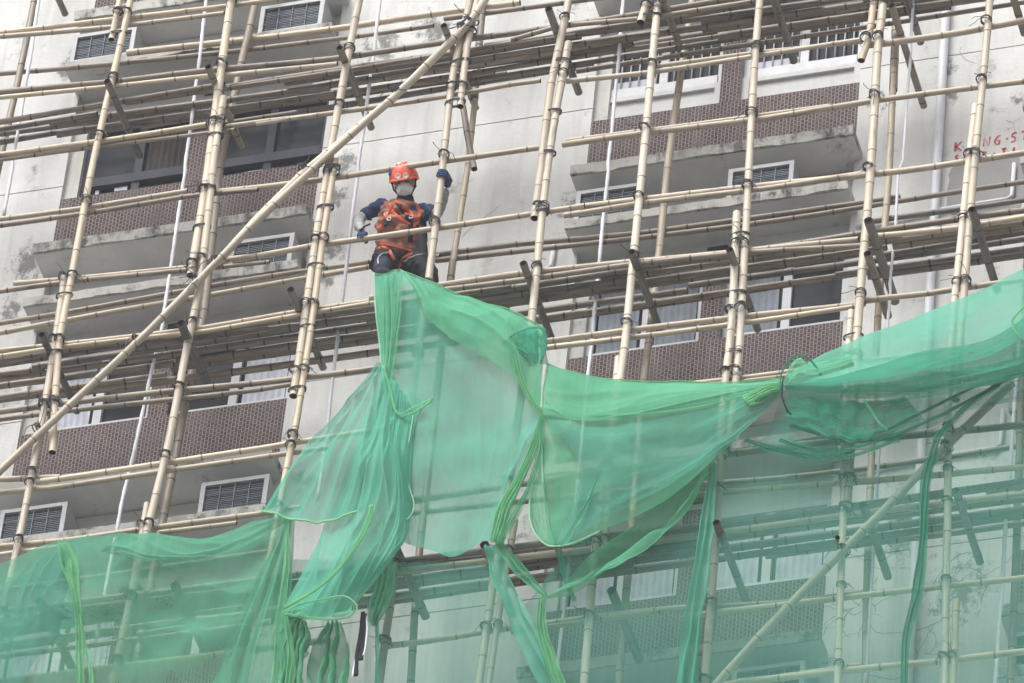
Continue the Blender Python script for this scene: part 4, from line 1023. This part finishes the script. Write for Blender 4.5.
# the sheet hung up by the worker
o, C1 = net('safety_net', [
    [(375, 276, -1.30), (388, 274, -1.30), (402, 272, -1.30), (440, 288, -1.28), (480, 303, -1.26), (515, 313, -1.26), (546, 331, -1.26)],
    [(377, 315, -1.34), (392, 318, -1.36), (412, 322, -1.38), (445, 330, -1.36), (482, 336, -1.34), (515, 345, -1.34), (545, 358, -1.32)],
    [(381, 362, -1.36), (395, 365, -1.38), (418, 370, -1.38), (450, 378, -1.36), (484, 385, -1.34), (515, 395, -1.36), (541, 413, -1.40)],
    [(388, 420, -1.36), (402, 420, -1.36), (424, 425, -1.36), (455, 430, -1.34), (486, 435, -1.34), (512, 440, -1.36), (534, 444, -1.40)],
    [(396, 480, -1.34), (410, 482, -1.36), (430, 485, -1.36), (456, 488, -1.34), (482, 490, -1.34), (502, 492, -1.38), (517, 490, -1.42)],
    [(402, 540, -1.34), (415, 546, -1.36), (434, 550, -1.36), (454, 557, -1.34), (470, 548, -1.34), (484, 541, -1.38), (497, 539, -1.42)]],
    NET_T, 'large green net sheet spread from the worker down to the centre knot', nu=150, nv=120, k=3, lat=.006, dep=.018, soft=.08, seed=21, crease=.028)
C_ = o
hem([p+Vector((0, -.008, 0)) for p in C1[0]], .006, NET_H, C_)
hem([r[0]+Vector((0, -.008, 0)) for r in C1[:60]], .007, NET_E, C_, 'stitched_edge')
net('overlap', [[(376, 277, -1.40), (389, 275, -1.42), (403, 272, -1.40)], [(378, 318, -1.42), (389, 318, -1.44), (400, 318, -1.42)], [(381, 362, -1.42), (386, 365, -1.44), (391, 382, -1.42)]], NET_G, parent=C_, nu=50, nv=60, k=3, dep=.02, lat=.012, soft=.03, seed=23)
net('overlap', [[(402, 273, -1.42), (445, 290, -1.42), (500, 309, -1.40), (545, 332, -1.38)], [(415, 292, -1.46), (450, 312, -1.46), (500, 330, -1.44), (543, 348, -1.42)], [(425, 318, -1.46), (460, 345, -1.46), (505, 372, -1.46), (540, 408, -1.44)]], NET_G, parent=C_, nu=90, nv=50, k=3, dep=.03, lat=.014, soft=.06, seed=25)
ribbon('gather', [(503, 342, 3), (513, 352, 4.5), (520, 378, 4), (532, 402, 3.5), (543, 414, 2)], 1, NET_H, None, parent=C_, y=-1.48, seed=31)
ribbon('gather', [(543, 415, 2), (534, 445, 4), (520, 478, 5), (504, 510, 7), (495, 541, 5)], 1, NET_H, None, parent=C_, y=-1.48, seed=33, k=4)
ribbon('gather', [(541, 416, 1.5), (540, 450, 2.5), (530, 485, 2.5), (514, 515, 4), (500, 542, 3)], 1, NET_G, None, parent=C_, y=-1.50, seed=34, k=2)
hem(pxcurve([(503, 342, -1.5), (515, 334, -1.5), (530, 328, -1.5), (543, 330, -1.5), (546, 345, -1.5), (541, 362, -1.5)]), .010, NET_D, C_)
net('overlap', [[(503, 343, -1.44), (525, 330, -1.44), (545, 331, -1.42)], [(516, 352, -1.46), (532, 352, -1.46), (546, 350, -1.44)], [(528, 362, -1.46), (538, 364, -1.46), (549, 366, -1.44)]], NET_D, parent=C_, nu=40, nv=30, k=3, dep=.02, lat=.01, soft=.02, seed=36)

# right of centre drape
o, E1 = net('safety_net', [
    [(549, 366, -1.36), (575, 373, -1.34), (610, 379, -1.32), (660, 382, -1.32), (720, 383, -1.34), (783, 380, -1.42)],
    [(544, 392, -1.40), (575, 397, -1.40), (612, 401, -1.38), (660, 400, -1.38), (720, 396, -1.40), (783, 383, -1.44)],
    [(542, 417, -1.42), (575, 424, -1.46), (612, 426, -1.46), (660, 420, -1.46), (720, 408, -1.44), (783, 386, -1.45)],
    [(543, 452, -1.42), (575, 460, -1.46), (612, 462, -1.48), (655, 452, -1.48), (715, 428, -1.46), (783, 389, -1.45)],
    [(545, 495, -1.42), (575, 500, -1.46), (608, 498, -1.48), (648, 485, -1.48), (705, 452, -1.46), (782, 392, -1.45)],
    [(551, 545, -1.42), (572, 544, -1.44), (600, 531, -1.46), (645, 512, -1.46), (698, 474, -1.44), (782, 396, -1.45)]],
    NET_G, 'green net drape pulled tight from the centre knot to the right hand loop', nu=160, nv=110, k=1, lat=.003, dep=.008, soft=.07, seed=41, vfold=.0, cdir='u', crease=.024)
E_ = o
net('overlap', [[(549, 367, -1.46), (620, 381, -1.44), (700, 385, -1.44), (783, 382, -1.46)], [(546, 400, -1.48), (590, 412, -1.50), (680, 402, -1.50), (783, 384, -1.47)], [(543, 415, -1.48), (590, 421, -1.50), (690, 410, -1.50), (783, 388, -1.47)]], NET_G, parent=E_, nu=80, nv=40, k=1, dep=.008, lat=.002, soft=.04, seed=43, vfold=0, cdir='u', crease=.012)
net('overlap', [[(545, 420, -1.52), (600, 428, -1.54), (690, 412, -1.54), (783, 386, -1.48)], [(580, 470, -1.52), (620, 470, -1.56), (700, 440, -1.54), (783, 390, -1.48)], [(555, 545, -1.50), (615, 515, -1.54), (700, 465, -1.54), (783, 395, -1.48)]], NET_S, parent=E_, nu=90, nv=60, k=1, dep=.010, lat=.003, soft=.07, seed=44, vfold=0, cdir='u', crease=.014)
hem([p+Vector((0, -.008, 0)) for p in E1[0]], .006, NET_H, E_)
hem([r[0]+Vector((0, -.012, 0)) for r in E1[:46]], .008, NET_E, E_, 'stitched_edge')
hem([r[0]+Vector((0, -.012, 0)) for r in E1[44:]], .009, NET_E, E_, 'stitched_edge')
hem(pxcurve([(541, 440, -1.46), (533, 480, -1.46), (529, 510, -1.48), (533, 530, -1.5), (545, 544, -1.5), (558, 546, -1.5), (575, 542, -1.5), (600, 531, -1.5)]), .007, NET_E, E_, 'stitched_edge')
net('overlap', [[(540, 440, -1.42), (542, 440, -1.44), (545, 440, -1.44)], [(529, 505, -1.42), (537, 505, -1.46), (546, 505, -1.46)], [(538, 540, -1.44), (545, 544, -1.46), (555, 546, -1.46)]], NET_G, parent=E_, nu=30, nv=50, k=2, dep=.01, lat=.006, soft=.02, seed=46)
ribbon('gather', [(600, 470, 1), (588, 500, 2), (575, 525, 2.5), (563, 546, 2)], 1, NET_G, None, parent=E_, y=-1.56, seed=47, k=1)
ribbon('gather', [(746, 402, 6), (760, 394, 7), (772, 388, 6), (783, 386, 4)], 1, NET_H, None, parent=E_, y=-1.53, seed=48, k=4)

# right hand roll
o, F1 = net('safety_net', [
    [(788, 376, -1.34), (830, 352, -1.34), (880, 330, -1.34), (930, 312, -1.32), (985, 288, -1.30), (1050, 256, -1.30)],
    [(786, 380, -1.40), (830, 368, -1.42), (880, 350, -1.44), (930, 336, -1.44), (985, 318, -1.42), (1050, 292, -1.40)],
    [(785, 384, -1.44), (830, 378, -1.50), (880, 368, -1.54), (930, 358, -1.54), (985, 345, -1.52), (1050, 322, -1.48)],
    [(785, 388, -1.44), (830, 390, -1.50), (880, 384, -1.54), (930, 376, -1.54), (985, 366, -1.52), (1050, 350, -1.48)],
    [(786, 392, -1.42), (830, 402, -1.44), (880, 398, -1.46), (930, 394, -1.46), (985, 386, -1.44), (1050, 376, -1.42)]],
    NET_T, 'teal net rolled along the scaffold from the loop to the right edge', nu=160, nv=70, k=2, lat=.004, dep=.010, soft=.05, seed=51, cdir='u', crease=.014)
G_ = o
net('roll', [[(786, 386, -1.50), (850, 374, -1.58), (920, 352, -1.60), (990, 338, -1.58), (1050, 300, -1.54)], [(786, 388, -1.52), (850, 384, -1.64), (920, 372, -1.66), (990, 352, -1.64), (1050, 326, -1.60)], [(787, 391, -1.50), (850, 394, -1.58), (920, 392, -1.60), (990, 380, -1.58), (1050, 362, -1.54)]], NET_D, parent=G_, nu=110, nv=50, k=2, dep=.010, lat=.004, soft=.05, seed=53, cdir='u', crease=.014)
net('roll', [[(850, 386, -1.46), (900, 380, -1.46), (950, 370, -1.46), (1050, 352, -1.46)], [(840, 398, -1.48), (900, 400, -1.48), (960, 392, -1.48), (1050, 370, -1.46)]], NET_D, parent=G_, nu=90, nv=30, k=2, dep=.010, lat=.003, soft=.04, seed=54, cdir='u', crease=.014)
net('swag', [
    [(783, 392, -1.38), (830, 396, -1.38), (880, 400, -1.36), (940, 394, -1.36), (990, 386, -1.36), (1050, 372, -1.36)],
    [(776, 412, -1.36), (825, 425, -1.36), (880, 424, -1.34), (935, 412, -1.34), (985, 394, -1.34), (1050, 380, -1.34)],
    [(768, 436, -1.34), (815, 452, -1.34), (870, 446, -1.32), (925, 425, -1.32), (975, 402, -1.32), (1050, 390, -1.32)],
    [(752, 448, -1.32), (808, 464, -1.32), (860, 452, -1.30), (920, 432, -1.30), (970, 410, -1.30), (1050, 398, -1.30)]],
    NET_S, parent=G_, nu=120, nv=60, k=4, lat=.012, dep=.03, soft=.06, seed=55, cdir='u', crease=.014)
net('swag', [[(790, 396, -1.42), (830, 400, -1.42), (870, 402, -1.40), (905, 398, -1.40)], [(786, 412, -1.42), (830, 425, -1.44), (872, 424, -1.42), (915, 410, -1.40)], [(790, 425, -1.42), (838, 440, -1.44), (872, 440, -1.42), (925, 420, -1.40)]], NET_D, parent=G_, nu=70, nv=50, k=4, dep=.03, lat=.012, soft=.04, seed=56, cdir='u', crease=.014)
for i, pts in enumerate([[(780, 440, 3), (830, 452, 2.5), (880, 440, 2), (920, 425, 2), (960, 405, 2), (1000, 385, 2)], [(790, 425, 2), (840, 438, 2), (890, 428, 1.5), (950, 398, 2), (1010, 372, 2)], [(745, 440, 2), (790, 452, 3), (840, 458, 2), (900, 440, 2)], [(935, 442, 3), (948, 425, 3), (975, 400, 3), (1020, 370, 4)]]):
    ribbon('gather', pts, 1, NET_D, None, parent=G_, y=-1.42, seed=60+i, k=2)
hem(pxcurve([(785, 402, -1.5), (781, 392, -1.55), (781, 375, -1.55), (788, 362, -1.55), (798, 355, -1.55), (808, 358, -1.52), (817, 368, -1.5), (823, 380, -1.5)]), .009, NET_D, G_, 'loop')
hem(pxcurve([(783, 378, -1.58), (782, 395, -1.6), (786, 408, -1.58), (791, 415, -1.52)]), .006, M_BLK, G_, 'tie')
net('roll', [[(784, 382, -1.46), (790, 366, -1.48), (800, 358, -1.48), (812, 364, -1.46), (850, 355, -1.44)], [(785, 386, -1.5), (795, 380, -1.52), (808, 376, -1.52), (825, 374, -1.5), (855, 366, -1.48)]], NET_G, parent=G_, nu=50, nv=26, k=3, dep=.01, lat=.006, soft=.02, seed=66, cdir='u', crease=.014)
hem(pxcurve([(1024, 340, -1.64), (1016, 332, -1.66), (1012, 322, -1.66), (1016, 315, -1.66), (1030, 300, -1.62)]), .010, NET_H, G_, 'loop')
hem(pxcurve([(864, 400, -1.50), (872, 412, -1.52), (880, 424, -1.52), (887, 430, -1.5)]), .010, NET_G, G_, 'tie')

# sheer sheet behind, covering the lower right
net('safety_net', [
    [(386, 562, -1.24), (440, 562, -1.24), (492, 568, -1.24), (520, 606, -1.24), (560, 560, -1.24), (600, 525, -1.24), (650, 500, -1.24), (700, 455, -1.24), (760, 425, -1.24), (850, 405, -1.24), (950, 390, -1.24), (1050, 375, -1.24)],
    [(386, 600, -1.25), (440, 602, -1.25), (490, 606, -1.25), (522, 630, -1.25), (562, 600, -1.25), (602, 575, -1.25), (650, 560, -1.25), (702, 530, -1.25), (762, 510, -1.25), (850, 500, -1.25), (950, 490, -1.25), (1050, 480, -1.25)],
    [(384, 650, -1.25), (438, 652, -1.25), (488, 655, -1.25), (522, 665, -1.25), (562, 650, -1.25), (602, 640, -1.25), (650, 630, -1.25), (702, 615, -1.25), (762, 600, -1.25), (850, 600, -1.25), (950, 590, -1.25), (1050, 585, -1.25)],
    [(380, 740, -1.25), (436, 740, -1.25), (486, 740, -1.25), (522, 740, -1.25), (562, 740, -1.25), (602, 740, -1.25), (650, 740, -1.25), (702, 740, -1.25), (762, 740, -1.25), (850, 740, -1.25), (950, 740, -1.25), (1050, 740, -1.25)]],
    NET_S, 'thin sheer blue green net stretched flat over the whole lower right of the scaffold', nu=200, nv=90, k=6, lat=.002, dep=.004, soft=.015, seed=71, crease=0.0015)
# dark net layers left of the sheer sheet, under the bundle
net('safety_net', [[(290, 560, -1.26), (330, 560, -1.26), (388, 556, -1.26)], [(288, 620, -1.28), (335, 620, -1.28), (386, 620, -1.28)], [(285, 740, -1.28), (335, 740, -1.28), (384, 740, -1.28)]], NET_S, 'narrow teal net panel behind the hanging bundle, at the bottom left of centre', nu=50, nv=50, k=3, dep=.02, lat=.01, soft=.03, seed=73)
# loose bands and tails
ribbon('net_strip', [(546, 597, 2), (575, 585, 11), (605, 566, 15), (645, 538, 15), (680, 500, 14), (700, 462, 14)], 1, NET_G, 'broad curved band of net rising right from the lower knot', y=-1.34, seed=81, k=1)
ribbon('net_strip', [(497, 541, 3), (510, 560, 5), (528, 578, 5), (547, 597, 2)], 1, NET_G, 'short green band joining the centre knot to the lower knot', y=-1.44, seed=82, k=2)
ribbon('net_strip', [(542, 598, 3.5), (541, 625, 4.5), (549, 655, 5), (566, 700, 6)], 1, NET_H, 'bright green twisted tail hanging down from the lower knot', y=-1.46, seed=83, k=3)
ribbon('net_strip', [(488, 545, 6), (500, 575, 8), (525, 630, 9), (562, 700, 12)], 1, NET_T, 'flat teal band running diagonally down to the right from the centre knot', y=-1.38, seed=84, k=1)
ribbon('net_strip', [(713, 462, 3), (708, 510, 5), (700, 580, 7), (692, 640, 9), (686, 700, 10)], 1, NET_T, 'tall vertical teal band beside the upright pole at lower right', y=-1.34, seed=85, k=2)
ribbon('net_strip', [(937, 440, 4), (926, 480, 4), (922, 540, 4), (917, 590, 5), (906, 640, 3.5), (904, 700, 3)], 1, NET_D, 'narrow deep green tail hanging at the right before the grey wall', y=-1.36, seed=86, k=2)
ribbon('net_strip', [(560, 480, 2), (555, 530, 3), (566, 580, 3), (575, 600, 2)], 1, NET_D, 'dark green strand hanging behind the bottom corner of the drape', y=-1.30, seed=88, k=1)
# black and white plastic strips hanging from the bundle
t = thing('hanging_strips', at(363, 614, -1.5), 'bundle of black and white plastic strips hanging below the green net', 'plastic strips')
for pts, mt, nm in (([(364, 612), (362, 630), (356, 655), (352, 677)], ROPE, 'white_strip'), ([(366, 614), (367, 630), (365, 648), (363, 655)], ROPE, 'white_strip'), ([(363, 612), (361, 632), (357, 655), (356, 676)], M_BLK, 'black_strip'), ([(365, 614), (363, 635), (362, 650), (361, 660)], M_BLK, 'black_strip')):
    hem(pxcurve([(a, b, -1.5-.01*i) for i, (a, b) in enumerate(pts)], 20), .017 if mt is M_BLK else .006, mt, t, nm)
mb = MB(); pts = pxcurve([(735, 445, -1.4), (741, 430, -1.42), (744, 418, -1.42), (743, 412, -1.4)], 14); mb.tube(pts, .007, 5); tag(mb.build('cord', ROPE, None, origin=pts[0]), 'short curled white cord hanging under the right end of the drape', 'cord')

# ------------------------------------------------------------------ damp grey city air between the camera and the building
h = MB(); h.box(-70, 90, -75, 30, GZ-1.4, zt+6)
HM = bpy.data.materials.new('air haze'); HM.use_nodes = True; ht = HM.node_tree; ht.nodes.remove(ht.nodes['Principled BSDF'])
pv_ = ht.nodes.new('ShaderNodeVolumePrincipled'); pv_.inputs['Color'].default_value = (0.93, 0.95, 1.0, 1); pv_.inputs['Density'].default_value = 0.0009
ht.links.new(pv_.outputs[0], ht.nodes['Material Output'].inputs['Volume'])
tag(h.build('haze', HM, smooth=False), kind='stuff')
SC.cycles.volume_bounces = 0
